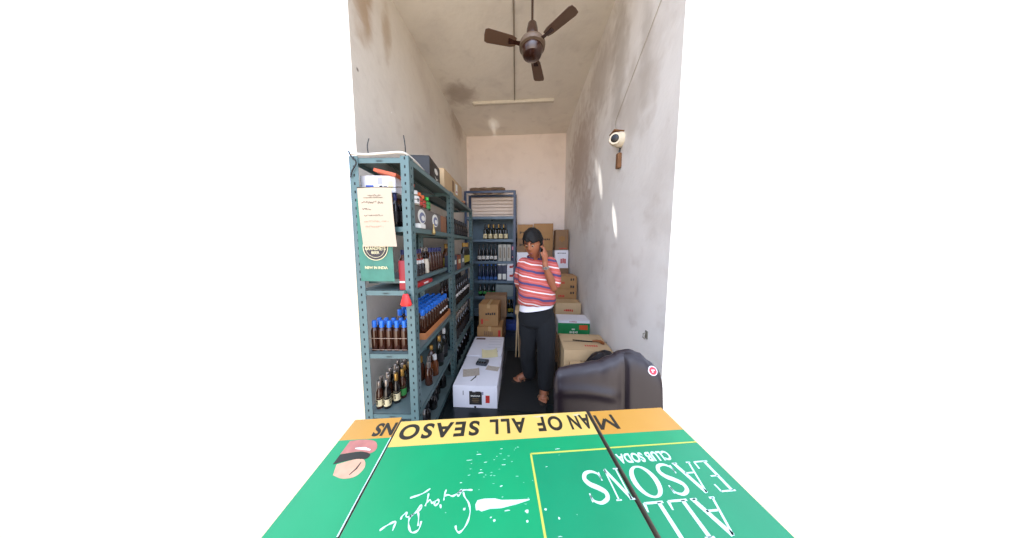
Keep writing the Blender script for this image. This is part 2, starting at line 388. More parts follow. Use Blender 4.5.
# worn pale line along the left crack, portrait fragment printed on the left panel
MB().ribbon([(-0.3575, -0.041), (-0.3572, -0.10), (-0.3578, -0.18), (-0.357, -0.26)], [0.002, 0.0035, 0.002, 0.003], ZP, m_white).obj('worn_edge', pl)
pp = MB()
pp.prism([(p.x, p.y) for p in curve_pts([(-0.47, -0.045, 0), (-0.43, -0.043, 0), (-0.395, -0.052, 0), (-0.380, -0.075, 0), (-0.392, -0.088, 0), (-0.42, -0.080, 0), (-0.47, -0.085, 0)], 4)], 0.0008, ZP, m_pink)
pp.prism([(p.x, p.y) for p in curve_pts([(-0.47, -0.086, 0), (-0.42, -0.081, 0), (-0.389, -0.090, 0), (-0.393, -0.103, 0), (-0.425, -0.102, 0), (-0.47, -0.112, 0)], 4)], 0.0008, ZP, m_ink)
pp.prism([(p.x, p.y) for p in curve_pts([(-0.46, -0.113, 0), (-0.425, -0.103, 0), (-0.398, -0.104, 0), (-0.383, -0.125, 0), (-0.392, -0.146, 0), (-0.42, -0.150, 0), (-0.45, -0.14, 0)], 4)], 0.0008, ZP, m_peach)
pp.ribbon([(-0.44, -0.070), (-0.415, -0.072), (-0.395, -0.078)], [0.003, 0.008, 0.003], ZP + 0.0003, m_white)
pp.ribbon([(-0.40, -0.112), (-0.402, -0.128), (-0.41, -0.142)], [0.002, 0.004, 0.002], ZP + 0.0003, m_ink)
pp.obj('portrait_print', pl)
# handwriting scrawled on the green, traced on the counter top (counter-local metres)
SIG = [[(-0.24, -0.203), (-0.22, -0.198), (-0.209, -0.193), (-0.2, -0.187)], [(-0.279, -0.256), (-0.27, -0.25), (-0.262, -0.246), (-0.253, -0.244), (-0.253, -0.25), (-0.253, -0.258)], [(-0.244, -0.241), (-0.244, -0.236), (-0.237, -0.23), (-0.235, -0.237), (-0.226, -0.237), (-0.218, -0.23), (-0.211, -0.219), (-0.208, -0.223), (-0.214, -0.23), (-0.224, -0.235)], [(-0.226, -0.235), (-0.227, -0.244), (-0.223, -0.254), (-0.215, -0.263), (-0.206, -0.263), (-0.201, -0.258), (-0.201, -0.247)], [(-0.213, -0.231), (-0.209, -0.239), (-0.205, -0.254)], [(-0.201, -0.197), (-0.2, -0.207), (-0.201, -0.221)], [(-0.2, -0.215), (-0.194, -0.21), (-0.188, -0.216), (-0.181, -0.213), (-0.176, -0.211), (-0.173, -0.216), (-0.178, -0.221), (-0.182, -0.22), (-0.182, -0.214)], [(-0.169, -0.22), (-0.166, -0.227)], [(-0.162, -0.192), (-0.164, -0.202), (-0.163, -0.213)], [(-0.164, -0.204), (-0.155, -0.203), (-0.145, -0.206), (-0.136, -0.202), (-0.127, -0.195), (-0.129, -0.204), (-0.133, -0.206), (-0.135, -0.201), (-0.122, -0.196), (-0.11, -0.196), (-0.101, -0.197)], [(-0.122, -0.2), (-0.117, -0.21), (-0.107, -0.222), (-0.102, -0.238), (-0.105, -0.254), (-0.112, -0.265), (-0.12, -0.27), (-0.126, -0.266), (-0.129, -0.259)]]
hw = MB()
for st in SIG: 
    cp = curve_pts([(x, y, 0) for x, y in st], 5)
    hw.ribbon(cp, [0.0028 + 0.0012*math.sin(k*0.7) for k in range(len(cp))], ZP + 0.0002, m_white)
hw.obj('handwriting', pc)
sc_ = MB()
sc_.prism([(-0.092, -0.226), (-0.088, -0.218), (-0.074, -0.216), (-0.05, -0.217), (-0.035, -0.221), (0.0, -0.223), (0.029, -0.2235), (0.028, -0.2255), (0.0, -0.231), (-0.035, -0.236), (-0.06, -0.2355), (-0.078, -0.239), (-0.083, -0.236), (-0.090, -0.236)], 0.0008, ZP, m_white)
rr = random.Random(3)
for k in range(46):
    x = rr.uniform(-0.17, 0.15) if k > 25 else rr.uniform(-0.12, 0.03); y = rr.uniform(-0.29, -0.09)
    if k <= 25: y = rr.uniform(-0.20, -0.09)
    l = rr.uniform(0.001, 0.007) if k % 6 else rr.uniform(0.008, 0.015); w = rr.uniform(0.0008, 0.0022)
    sc_.ribbon([(x-l/2, y+rr.uniform(-.001, .001)), (x, y), (x+l/2, y+rr.uniform(-.001, .001))], [w*.5, w, w*.4], ZP, m_white if k % 3 == 0 else m_flake)
for (x, y, w) in ((0.02, -0.245, 0.005), (0.06, -0.245, 0.003), (-0.115, -0.232, 0.004), (0.018, -0.262, 0.003), (-0.05, -0.256, 0.003), (0.085, -0.262, 0.003)):
    sc_.prism([(x + w*math.cos(a*PI/3)*rr.uniform(.6, 1.1), y + w*math.sin(a*PI/3)*rr.uniform(.5, .9)) for a in range(6)], 0.0008, ZP, m_white)
sc_.obj('paint_scuffs', pc)
# yellow bordered emblem field with serif words, upside down from here
XB, YBX = 0.049, -0.120
em = MB()
em.box(((XB+0.262)/2, (YBX+YN)/2, 0.0010), (0.262-XB, YBX-YN, 0.0004), m_green2); em.obj('emblem_field', pc)
em = MB(); em.box(((0.275+0.534)/2, (YBX+YN)/2, 0.0010), (0.259, YBX-YN, 0.0004), m_green2); em.obj('emblem_field', pr)
MB().box(((XB+0.2625)/2, YBX, ZP), (0.2625-XB, 0.004, 0.0008), m_yel).box((XB, (YBX+YN)/2, ZP), (0.005, YBX-YN, 0.0008), m_yel).obj('yellow_border', pc)
MB().box(((0.2745+0.534)/2, YBX+0.002, ZP), (0.259, 0.0035, 0.0008), m_yel).obj('yellow_border', pr)
def serif(mb, ch, x0, x1, ytop, ybot, z):
    """upside-down serif capital: reads from the far side; u runs right-to-left, w from far (bottom) to near (top)"""
    X = lambda u: x1-(x1-x0)*u
    Y = lambda w: ybot+(ytop-ybot)*w
    k = abs(x1-x0); thick, thin = 0.18*k, 0.065*k
    P = lambda pts: [(X(u), Y(w)) for u, w in pts]
    def st(pts, w): mb.ribbon(P(pts), w, z, m_white)
    if ch == 'S':
        cp = curve_pts([(0.90, 0.76, 0), (0.82, 0.92, 0), (0.52, 0.99, 0), (0.18, 0.88, 0), (0.14, 0.70, 0), (0.40, 0.55, 0), (0.72, 0.42, 0), (0.88, 0.24, 0), (0.74, 0.06, 0), (0.42, 0.01, 0), (0.14, 0.10, 0), (0.06, 0.28, 0)], 5)
        n = len(cp); st([(p.x, p.y) for p in cp], [thin + (thick*1.25-thin)*math.sin(PI*i/(n-1))**1.6 for i in range(n)])
        st([(0.90, 0.70), (0.90, 0.95)], thin); st([(0.06, 0.05), (0.06, 0.34)], thin)
    elif ch == 'O':
        n = 36
        st([(0.5+0.45*math.cos(2*PI*i/n), 0.5+0.50*math.sin(2*PI*i/n)) for i in range(n+1)], [thin+(thick*1.15-thin)*abs(math.cos(2*PI*i/n))**1.5 for i in range(n+1)])
    elif ch == 'N':
        st([(0.15, 0), (0.15, 1)], thin*1.3); st([(0.85, 0), (0.85, 1)], thin*1.3); st([(0.12, 1), (0.86, 0.0)], thick)
        for u, w in ((0.15, 0), (0.85, 1), (0.10, 1)): st([(u-0.15, w), (u+0.15, w)], thin)
    elif ch == 'L':
        st([(0.25, 0), (0.25, 1)], thick); st([(0.05, 1), (0.45, 1)], thin); st([(0.05, 0.0), (0.92, 0.0)], thin*1.3); st([(0.92, 0.0), (0.97, 0.25)], [thick*.8, thin])
    elif ch == 'A':
        st([(0.08, 0), (0.48, 1)], thin*1.3); st([(0.48, 1), (0.90, 0)], thick); st([(0.25, 0.36), (0.74, 0.36)], thin)
        st([(0, 0), (0.22, 0)], thin); st([(0.74, 0), (1, 0)], thin)
    elif ch == 'E':
        st([(0.25, 0), (0.25, 1)], thick); st([(0.05, 1), (0.9, 1)], thin*1.2); st([(0.05, 0), (0.92, 0)], thin*1.2); st([(0.25, 0.52), (0.7, 0.52)], thin)
        st([(0.92, 0), (0.97, 0.25)], thin*1.5); st([(0.9, 1), (0.92, 0.78)], thin*1.5)
wl = MB(); ZS = ZP + 0.0004
serif(wl, 'S', 0.163, 0.213, -0.243, -0.176, ZS); serif(wl, 'N', 0.222, 0.2635, -0.240, -0.174, ZS); wl.obj('emblem_words', pc)
wr = MB()
serif(wr, 'O', 0.284, 0.344, -0.240, -0.173, ZS); serif(wr, 'S', 0.358, 0.406, -0.240, -0.172, ZS); serif(wr, 'A', 0.412, 0.462, -0.240, -0.172, ZS); serif(wr, 'E', 0.470, 0.512, -0.240, -0.172, ZS)
serif(wr, 'L', 0.276, 0.326, -0.312, -0.250, ZS); serif(wr, 'L', 0.332, 0.382, -0.312, -0.250, ZS); serif(wr, 'A', 0.388, 0.446, -0.312, -0.250, ZS)
text_bm(wr, 'CLUB SODA', m_white, (0.277, -0.163, 0.424, -0.137), z=ZS, bold=0.03, flip=True)
wr.obj('emblem_words', pr)

# ================================================================== STEEL RACKS ALONG THE LEFT WALL
m_teal = mat('teal_painted_steel', (88, 114, 115), rough=0.4, var=0.16, scale=14, metal=0.0)
m_teal2 = mat('grey_teal_shelf_sheet', (92, 108, 108), rough=0.36, var=0.2, scale=10)
m_hole = mat('dark_slot', (22, 30, 32), 0.9)
RN = Vector((-0.74, 1.37, 0)); RU = Vector((-0.85+0.74, 3.45-1.37, 0)).normalized(); RV = Vector((-RU.y, RU.x, 0))
RA = math.atan2(-RU.x, RU.y)
def RK(s, t, z): return RN + RU*s + RV*t + Vector((0, 0, z))
def angle_post(h, sx, sy, w=0.056):
    """slotted angle upright, corner at the origin, legs running to +sx and +sy"""
    mb = MB(); th = 0.003
    mb.box((sx*w/2, sy*th/2, h/2), (w, th, h), m_teal); mb.box((sx*th/2, sy*w/2, h/2), (th, w, h), m_teal)
    n = int(h/0.052)
    for i in range(n):
        z = 0.04 + i*0.052
        for off in ((0.5,) if i % 2 else (0.5,)):
            mb.box((sx*w*off, sy*th/2, z), (0.010, th*1.6, 0.018), m_hole, bev=0.003)
            mb.box((sx*th/2, sy*w*off, z), (th*1.6, 0.010, 0.018), m_hole, bev=0.003)
    return mb
def shelf(length, depth, lip=0.034, m1=None, m2=None):
    m1 = m1 or m_teal2; m2 = m2 or m_teal
    mb = MB()
    mb.box((-depth/2, length/2, -0.0015), (depth, length, 0.003), m1)
    for (c, sz) in (((-0.0015, length/2, -lip/2), (0.003, length, lip)), ((-depth+0.0015, length/2, -lip/2), (0.003, length, lip)),
                    ((-depth/2, 0.0015, -lip/2), (depth, 0.003, lip)), ((-depth/2, length-0.0015, -lip/2), (depth, 0.003, lip))):
        mb.box(c, sz, m2)
    mb.box((-0.008, length/2, -lip), (0.016, length, 0.003), m2); mb.box((-depth/2, length/2, -lip*0.6), (0.04, length, 0.012), m1)
    return mb
LV = [2.126, 1.690, 1.265, 0.820, 0.375, 0.06]
RD = 0.385
def rack(s0, length, label):
    t = thing('steel_rack', label, 'rack', RK(s0, 0, 0), RA)
    H_ = 2.135
    for (x, y, sx, sy) in ((0, 0, -1, 1), (0, length, -1, -1), (-RD, 0, 1, 1), (-RD, length, 1, -1)):
        angle_post(H_, sx, sy).obj('post', t, (x, y, 0))
    for z in LV:
        shelf(length-0.010, RD-0.010).obj('shelf', t, (-0.005, 0.005, z))
    return t
rk1 = rack(0.0, 0.945, 'nearer teal slotted-angle steel rack with the notices hung on its end')
rk2 = rack(0.955, 1.15, 'second teal slotted-angle rack, behind the nearer rack along the left wall')
shelf(0.80, 0.31).obj('raised_shelf', rk1, (-0.045, 0.075, 1.335))

# back rack with a dark blue frame
m_blue = mat('dark_blue_painted_steel', (52, 66, 92), 0.4, var=0.12)
m_bluel = mat('blue_grey_shelf_steel', (112, 132, 146), 0.42, var=0.15)
BX0, BX1, BY0, BY1 = -1.245, -0.19, 4.40, 4.80
rk3 = thing('steel_rack', 'tall dark blue framed rack standing across the back wall', 'rack', (0, 0, 0))
for (x, y, sx, sy) in ((BX0, BY0, 1, 1), (BX1, BY0, -1, 1), (BX0, BY1, 1, -1), (BX1, BY1, -1, -1)):
    mb = MB(); mb.box((x+sx*0.025, y+sy*0.002, 1.33), (0.05, 0.004, 2.66), m_blue); mb.box((x+sx*0.002, y+sy*0.025, 1.33), (0.004, 0.05, 2.66), m_blue); mb.obj('post', rk3)
MB().box(((BX0+BX1)/2, BY0+0.015, 2.64), (BX1-BX0-0.10, 0.03, 0.045), m_blue, bev=0.003).obj('top_rail', rk3)
MB().box(((BX0+BX1)/2, BY1-0.015, 2.64), (BX1-BX0-0.10, 0.03, 0.045), m_blue, bev=0.003).obj('top_rail', rk3)
LB = [2.15, 1.69, 1.24, 0.83, 0.49, 0.12]
for z in LB:
    shelf(BY1-BY0-0.012, BX1-BX0-0.012, 0.055, m_bluel, mat('blue_grey_shelf_lip', (88, 108, 124), 0.42)).obj('shelf', rk3, (BX1-0.006, BY0+0.006, z))
MB().box(((BX0+BX1)/2, BY1-0.012, 1.13), (BX1-BX0-0.11, 0.003, 2.03), mat('blue_grey_back_sheet', (84, 104, 116), 0.5, var=0.15)).obj('back_sheet', rk3)
mb = MB(); m_slat = mat('white_slat', (226, 208, 192), 0.6, var=0.06)
for i in range(6):
    mb.box(((BX0+BX1)/2, BY1-0.016, 2.20+i*0.074), (BX1-BX0-0.11, 0.012, 0.060), m_slat, bev=0.002)
mb.obj('slat_panel', rk3)
# bundle lying on top of the back rack
m_sack = mat('dry_brown_sacking', (138, 114, 92), 0.9, var=0.35, scale=30, bump=0.4)
mb = MB()
for i in range(3):
    rings = []
    for j in range(13):
        x = -1.17 + j*0.062; w = (0.16-0.03*i)*(0.75+0.25*math.sin(j*1.3+i)); h = 0.024+0.008*math.sin(j*2.1+i*2)
        if j in (0, 12): w *= 0.6; h *= 0.5
        rings.append([(x, 4.62+w*math.cos(2*PI*k/12), 2.69+0.030*i+h*math.sin(2*PI*k/12)) for k in range(12)])
    mb.loft(rings, m_sack)
tag(mb.obj('sack_bundle'), 'flat brown folded sacks lying on top of the blue-framed rack', 'sacks')

# ================================================================== NOTICES ON THE RACK END
m_paper = mat('cream_paper', (190, 174, 152), 0.7, var=0.05, scale=8)
m_pen = mat('faded_pen_ink', (100, 84, 74), 0.8, var=0.3)
m_penr = mat('faded_red_ink', (196, 140, 120), 0.8)
def sheet(mb, x0, x1, z0, z1, y, m, bulge=0.012, n=10, th=0.001, skew=0.0):
    """an upright sheet of paper, gently curved"""
    g = []
    for i in range(n+1):
        u = i/n; x = x0+(x1-x0)*u
        yy = y - bulge*math.sin(PI*u)
        g.append((x, yy))
    fr = [[mb.bm.verts.new((x + skew*(1-j/6), yy - 0.006*math.sin(PI*j/6), z0+(z1-z0)*j/6)) for j in range(7)] for x, yy in g]
    bk = [[mb.bm.verts.new((x + skew*(1-j/6), yy + th - 0.006*math.sin(PI*j/6), z0+(z1-z0)*j/6)) for j in range(7)] for x, yy in g]
    fs = []
    for i in range(n):
        for j in range(6):
            fs.append(mb.bm.faces.new((fr[i][j], fr[i+1][j], fr[i+1][j+1], fr[i][j+1])))
            fs.append(mb.bm.faces.new((bk[i][j], bk[i][j+1], bk[i+1][j+1], bk[i+1][j])))
    for i in range(n):
        fs.append(mb.bm.faces.new((fr[i][0], bk[i][0], bk[i+1][0], fr[i+1][0]))); fs.append(mb.bm.faces.new((fr[i][6], fr[i+1][6], bk[i+1][6], bk[i][6])))
    for j in range(6):
        fs.append(mb.bm.faces.new((fr[0][j], fr[0][j+1], bk[0][j+1], bk[0][j]))); fs.append(mb.bm.faces.new((fr[n][j], bk[n][j], bk[n][j+1], fr[n][j+1])))
    mb._fin(fs, m)
nt_ = thing('paper_notice', 'cream handwritten paper notice hung on the end of the teal rack', 'notice', (-0.948, 1.335, 1.745))
mb = MB(); sheet(mb, -0.122, 0.105, -0.185, 0.185, 0.0, m_paper, skew=0.020); mb.obj('sheet', nt_)
def scrawl(mb, x0, x1, z, amp, m, yfun, dens=90, rs=1):
    r_ = random.Random(rs); pts = []; n = max(4, int((x1-x0)*dens*3))
    for i in range(n+1):
        x = x0+(x1-x0)*i/n
        pts.append((x, z + amp*r_.uniform(-1, 1)))
    T = Matrix(((1, 0, 0, 0), (0, 0, -1, 0), (0, 1, 0, 0), (0, 0, 0, 1)))
    # local xy -> world xz; small steps in y follow the sheet
    L_ = 0.0024
    for a, b in zip(pts, pts[1:]):
        if r_.random() < 0.12: continue
        y = yfun((a[0]+b[0])/2)
        mb.ribbon([a, b], L_, -y, m, T)
yf = lambda x: -0.012*math.sin(PI*min(1, max(0, (x+0.112)/0.227))) - 0.0068
mb = MB()
for (z, x0, x1, amp, m) in ((0.135, -0.045, 0.045, 0.005, m_pen), (0.122, -0.075, 0.055, 0.0008, m_pen), (0.092, -0.09, 0.055, 0.008, m_pen), (0.052, -0.085, -0.02, 0.005, m_pen), (0.012, -0.08, 0.055, 0.005, m_pen), (-0.026, -0.085, 0.085, 0.005, m_penr), (-0.058, -0.07, 0.055, 0.005, m_penr)):
    scrawl(mb, x0, x1, z, amp, m, yf, rs=int(z*1000))
mb.obj('handwriting', nt_)
MB().tube([(-0.125, 0.004, 0.19), (0.0, -0.004, 0.188), (0.17, 0.012, 0.19)], 0.003, mat('dark_string', (70, 62, 50), 0.9)).obj('hanging_string', nt_)
m_pos = mat('poster_green', (62, 122, 106), 0.45, var=0.3, scale=14)
m_posd = mat('poster_dark', (52, 46, 50), 0.45)
m_cre = mat('poster_cream', (214, 206, 164), 0.5)
po = thing('beer_poster', 'green poster with dark round emblem hanging below the cream notice', 'poster', (-0.972, 1.35, 1.53))
TX = Matrix(((1, 0, 0, 0), (0, 0, -1, 0), (0, 1, 0, 0), (0, 0, 0, 1)))
mb = MB(); sheet(mb, -0.120, 0.113, -0.20, 0.34, 0.0, m_pos, bulge=0.004); mb.obj('sheet', po)
mb = MB(); cz = 0.025
ring = lambda r, n=40: [(0.0 + r*math.cos(2*PI*k/n), cz + r*math.sin(2*PI*k/n)) for k in range(n)]
YP = 0.0115
mb.prism(ring(0.086), YP, YP+0.0006, m_cre, TX); mb.prism(ring(0.081), YP+0.0006, YP+0.0010, m_posd, TX)
n = 40
mb.ribbon([(0.066*math.cos(2*PI*k/n), cz+0.066*math.sin(2*PI*k/n)) for k in range(n+1)], 0.0025, YP+0.0014, m_cre, TX)
mb.obj('emblem', po)
mb = MB()
text_bm(mb, 'GRANDMETS', m_cre, (-0.070, 0.006, 0.070, 0.030), M=TX, z=YP+0.0018, bold=0.02)
text_bm(mb, 'BEER', m_cre, (-0.027, -0.018, 0.027, -0.001), M=TX, z=YP+0.0018, bold=0.02)
text_bm(mb, 'NEW IN INDIA', m_cre, (-0.078, -0.117, 0.078, -0.099), M=TX, z=YP+0.0010, bold=0.03)
mb.obj('lettering', po)
# red cap hanging on the post, cables on top of the rack
m_red = mat('red_plastic', (212, 36, 34), 0.35, var=0.08)
rp = thing('red_pouch', 'small bright red plastic pouch hanging on the front rack post', 'pouch', (-0.783, 1.343, 1.205))
MB().lathe([(0.012, 0.045), (0.020, 0.038), (0.032, 0.0), (0.040, -0.028), (0.034, -0.036), (0.02, -0.038)], m_red, 16, sy=0.5).obj('pouch_body', rp)
MB().lathe([(0.006, 0.043), (0.010, 0.05), (0.008, 0.062), (0.004, 0.066)], mat('dark_green_tie', (40, 84, 70), 0.6), 10).obj('tie', rp)
m_cab = mat('white_cable', (222, 216, 204), 0.45)
tag(MB().tube(curve_pts([RK(0.01, 0.375, 2.150), RK(-0.002, 0.34, 2.146), RK(-0.004, 0.26, 2.142), RK(-0.002, 0.14, 2.150), RK(0.015, 0.05, 2.160), RK(0.06, 0.02, 2.150), RK(0.18, 0.015, 2.140), RK(0.30, 0.03, 2.138)]), 0.008, m_cab)
    .obj('power_cable'), 'white cable lying along the top edge of the nearer rack', 'cable')
m_bw = mat('black_wire', (24, 24, 26), 0.5)
tag(MB().tube(curve_pts([RK(-0.012, 0.375, 2.16), RK(-0.016, 0.36, 2.13), RK(-0.014, 0.33, 2.09), RK(-0.012, 0.36, 2.04), RK(-0.010, 0.375, 2.0)]), 0.004, m_bw).tube(curve_pts([RK(0.02, 0.27, 2.15), RK(0.015, 0.272, 2.20), RK(0.02, 0.262, 2.25)]), 0.003, m_bw)
    .obj('loose_wire'), 'thin black wire dangling at the left end of the rack top', 'wire')
tag(MB().tube(curve_pts([RK(0.03, 0.035, 2.14), RK(0.02, 0.03, 2.20), RK(0.025, 0.04, 2.27)]), 0.0035, m_bw)
    .obj('loose_wire'), 'short black wire end sticking up at the near corner of the rack top', 'wire')

# ================================================================== CARTONS
m_crd = mat('brown_cardboard', (158, 118, 74), 0.75, var=0.10, scale=12)
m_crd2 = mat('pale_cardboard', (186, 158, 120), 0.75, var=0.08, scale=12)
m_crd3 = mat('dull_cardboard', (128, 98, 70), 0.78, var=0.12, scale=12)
m_wht = mat('white_carton_board', (222, 220, 226), 0.6, var=0.04, scale=9)
m_tape = mat('brown_packing_tape', (176, 140, 92), 0.3)
m_prk = mat('carton_print_black', (38, 32, 30), 0.7)
m_prr = mat('carton_print_red', (186, 44, 36), 0.65)
m_prg = mat('carton_green', (24, 128, 70), 0.55, var=0.1)
m_pro = mat('carton_orange', (214, 82, 40), 0.6)
m_prw = mat('carton_print_white', (226, 226, 218), 0.6)
def carton(name, label, size, loc, m, rotz=0.0, cat='carton', group=None, tape=True, seam='x'):
    """closed carton: body, four top flaps meeting at a taped seam"""
    sx, sy, sz = size
    t = thing(name, label, cat, loc, rotz, group)
    MB().box((0, 0, (sz-0.004)/2), (sx, sy, sz-0.004), m, bev=0.004).obj('carton_body', t)
    mb = MB(); g = 0.0015
    if seam == 'x':
        for s in (-1, 1): mb.box((0, s*(sy/4), sz-0.002), (sx-0.004, sy/2-2*g, 0.004), m, bev=0.0012)
    else:
        for s in (-1, 1): mb.box((s*(sx/4), 0, sz-0.002), (sx/2-2*g, sy-0.004, 0.004), m, bev=0.0012)
    mb.obj('top_flaps', t)
    if tape:
        mb = MB(); w = 0.045
        if seam == 'x': mb.box((0, 0, sz+0.0004), (sx+0.0016, w, 0.0008), m_tape); mb.box((-sx/2-0.0004, 0, sz-0.03), (0.0008, w, 0.06), m_tape); mb.box((sx/2+0.0004, 0, sz-0.03), (0.0008, w, 0.06), m_tape)
        else: mb.box((0, 0, sz+0.0004), (w, sy+0.0016, 0.0008), m_tape); mb.box((0, -sy/2-0.0004, sz-0.03), (w, 0.0008, 0.06), m_tape); mb.box((0, sy/2+0.0004, sz-0.03), (w, 0.0008, 0.06), m_tape)
        mb.obj('tape', t)
    t['sz'] = 0; del t['sz']
    return t
def front(t, size, items, name='print'):
    """printed marks on the front (-y) face: (x, z, w, h, material) from the face centre-bottom; broken into word-like bars"""
    sy = size[1]; mb = MB(); r_ = random.Random(len(items)*7+int(size[0]*1000))
    for (x, z, w, h, m, words_) in items:
        if not words_:
            mb.box((x, -sy/2-0.0006, z), (w, 0.0012, h), m)
        else:
            x0 = x-w/2; nn = words_; cw = w/nn
            for k in range(nn):       # worn block print, too rubbed to read
                hh = h*r_.uniform(0.6, 1.0); ww = cw*r_.uniform(0.6, 0.86)
                mb.box((x0+cw*(k+0.5), -sy/2-0.0006, z+h*r_.uniform(-0.08, 0.08)), (ww, 0.0012, hh), m, bev=0.0005)
    mb.obj(name, t)
def side(t, size, items, name='print'):
    """printed marks on the right (+x) face: (y, z, w, h, material)"""
    sx = size[0]; mb = MB()
    for (y, z, w, h, m) in items: mb.box((sx/2+0.0006, y, z), (0.0012, w, h), m)
    mb.obj(name, t)

# two long white cartons in a row on the floor
w1 = (0.43, 0.545, 0.225)
wc1 = carton('white_carton', 'nearer white carton on the floor, black and red labels on its end', w1, (-0.478, 2.195, 0.0), m_wht, R(1.2), seam='y', tape=False)
front(wc1, w1, [(0.005, 0.098, 0.122, 0.128, m_prk, 0), (0.122, 0.092, 0.040, 0.075, m_prr, 0), (0.122, 0.140, 0.030, 0.010, m_prw, 0), (-0.115, 0.15, 0.006, 0.045, m_prk, 0), (0.075, 0.15, 0.014, 0.030, mat('carton_print_grey', (130, 130, 150), 0.7), 0)], 'label_print')
mb = MB()
for (x, z, w, h) in ((-0.04, 0.163, 0.030, 0.016), (0.03, 0.163, 0.05, 0.010)): mb.box((x, -w1[1]/2-0.0006, z), (w, 0.0012, h), m_prk)
for k in range(8): mb.box((-0.036+k*0.0115, -w1[1]/2-0.0014, 0.122+0.002*(k % 2)), (0.007, 0.0012, 0.012), m_prw)
for (z, w) in ((0.095, 0.06), (0.078, 0.07), (0.062, 0.055)): mb.box((0.005, -w1[1]/2-0.0014, z), (w, 0.0012, 0.004), mat('dull_gold_print', (120, 98, 60), 0.6))
mb.obj('label_lettering', wc1)
MB().box((0.0, -w1[1]/2-0.0006, 0.01), (0.018, 0.0012, 0.02), m_prk).obj('seam_mark', wc1)
w2 = (0.425, 0.545, 0.225)
wc2 = carton('white_carton', 'farther white carton, lying behind the nearer one against the brown boxes', w2, (-0.500, 2.755, 0.0), m_wht, R(1.5), seam='y', tape=False)
mb = MB()
mb.box((-0.12, 0.20, w2[2]+0.0006), (0.13, 0.045, 0.0012), mat('dark_brown_print', (92, 62, 50), 0.7)); mb.box((0.09, -0.16, w2[2]+0.0006), (0.13, 0.04, 0.0012), MATS['dark_brown_print'])
for i in range(4): mb.box((0.10, -0.05+0.08*i, w2[2]+0.0006), (0.17, 0.006, 0.0012), mat('pale_grey_print', (188, 190, 196), 0.7))
mb.obj('top_print', wc2)
# things lying on the white cartons
zt = 0.2265
ph = thing('card_machine', 'small dark grey device lying on the nearer white carton', 'device', (-0.475, 2.31, zt), R(-8))
MB().box((0, 0, 0.016), (0.125, 0.10, 0.030), mat('dark_grey_plastic', (52, 56, 62), 0.4), bev=0.008).obj('case', ph)
MB().box((-0.012, 0.012, 0.0315), (0.085, 0.055, 0.003), mat('grey_display', (96, 106, 112), 0.25), bev=0.001).obj('display', ph)
mb = MB()
for i in range(3):
    for j in range(4): mb.box((-0.045+0.028*j, -0.038+0.012*i - 0.004, 0.0318), (0.018, 0.007, 0.003), m_black, bev=0.001)
mb.obj('keys', ph)
m_pap2 = mat('pale_yellow_paper', (226, 214, 168), 0.7, var=0.08)
m_pap3 = mat('grey_newsprint', (176, 164, 150), 0.75, var=0.25, scale=40)
def flat_paper(name, label, loc, w, h, rot, m, z=0.0006, curl=0.01):
    mb = MB(); n = 8
    fr = [[(-w/2+w*i/n, -h/2+h*j/n, 0.001+curl*(abs(2*i/n-1)**4)*(0.3+0.7*j/n)) for j in range(n+1)] for i in range(n+1)]
    top = [[mb.bm.verts.new((x, y, z_+0.0012)) for x, y, z_ in c] for c in fr]; bot = [[mb.bm.verts.new((x, y, z_)) for x, y, z_ in c] for c in fr]; fs = []
    for i in range(n):
        for j in range(n):
            fs.append(mb.bm.faces.new((top[i][j], top[i+1][j], top[i+1][j+1], top[i][j+1]))); fs.append(mb.bm.faces.new((bot[i][j], bot[i][j+1], bot[i+1][j+1], bot[i+1][j])))
    for i in range(n):
        fs.append(mb.bm.faces.new((top[i][0], bot[i][0], bot[i+1][0], top[i+1][0]))); fs.append(mb.bm.faces.new((top[i][n], top[i+1][n], bot[i+1][n], bot[i][n])))
        fs.append(mb.bm.faces.new((top[0][i], top[0][i+1], bot[0][i+1], bot[0][i]))); fs.append(mb.bm.faces.new((top[n][i], bot[n][i], bot[n][i+1], top[n][i+1])))
    mb._fin(fs, m)
    return tag(mb.obj(name, loc=loc, rotz=rot), label, 'paper')
flat_paper('paper_sheet', 'pale yellow paper lying on the white carton behind the dark device', (-0.43, 2.535, zt+0.0005), 0.19, 0.19, R(12), m_pap2, curl=0.02)
flat_paper('newspaper', 'printed grey newspaper page under the dark device on the white carton', (-0.56, 2.13, zt), 0.17, 0.13, R(14), m_pap3, curl=0.006)
flat_paper('newspaper', 'small scrap of newsprint right of the dark device on the white carton', (-0.345, 2.22, zt), 0.14, 0.08, R(-10), m_pap3, curl=0.004)
tag(MB().ribbon([(-0.53, 1.99), (-0.50, 2.05), (-0.485, 2.13)], [0.008, 0.014, 0.006], zt+0.002, m_prk, th=0.0015).obj('carry_strap'), 'short dark strap on the near edge of the white carton', 'strap')

# brown cartons behind the white ones
c = (0.375, 0.33, 0.345)
lb_ = carton('brown_carton', 'lower brown carton with a red mark, behind the white cartons', c, (-0.525, 3.255, 0.0), m_crd, R(1), seam='y')
front(lb_, c, [(-0.02, 0.25, 0.14, 0.08, m_crd3, 5), (0.145, 0.25, 0.035, 0.10, m_prr, 0)])
c = (0.295, 0.30, 0.335)
ub_ = carton('brown_carton', 'upright brown carton with dark word, stacked on the red-marked one', c, (-0.540, 3.275, 0.347), m_crd, R(-1), seam='y')
front(ub_, c, [(0.03, 0.19, 0.16, 0.045, m_prk, 5), (-0.10, 0.07, 0.028, 0.075, m_prr, 0), (-0.03, 0.095, 0.07, 0.015, m_pro, 4)])
c = (0.33, 0.28, 0.36)
carton('brown_carton', 'darker brown carton half hidden behind the upright brown one', c, (-0.50, 3.62, 0.0), m_crd3, 0, seam='x', tape=False)
c = (0.36, 0.26, 0.37)
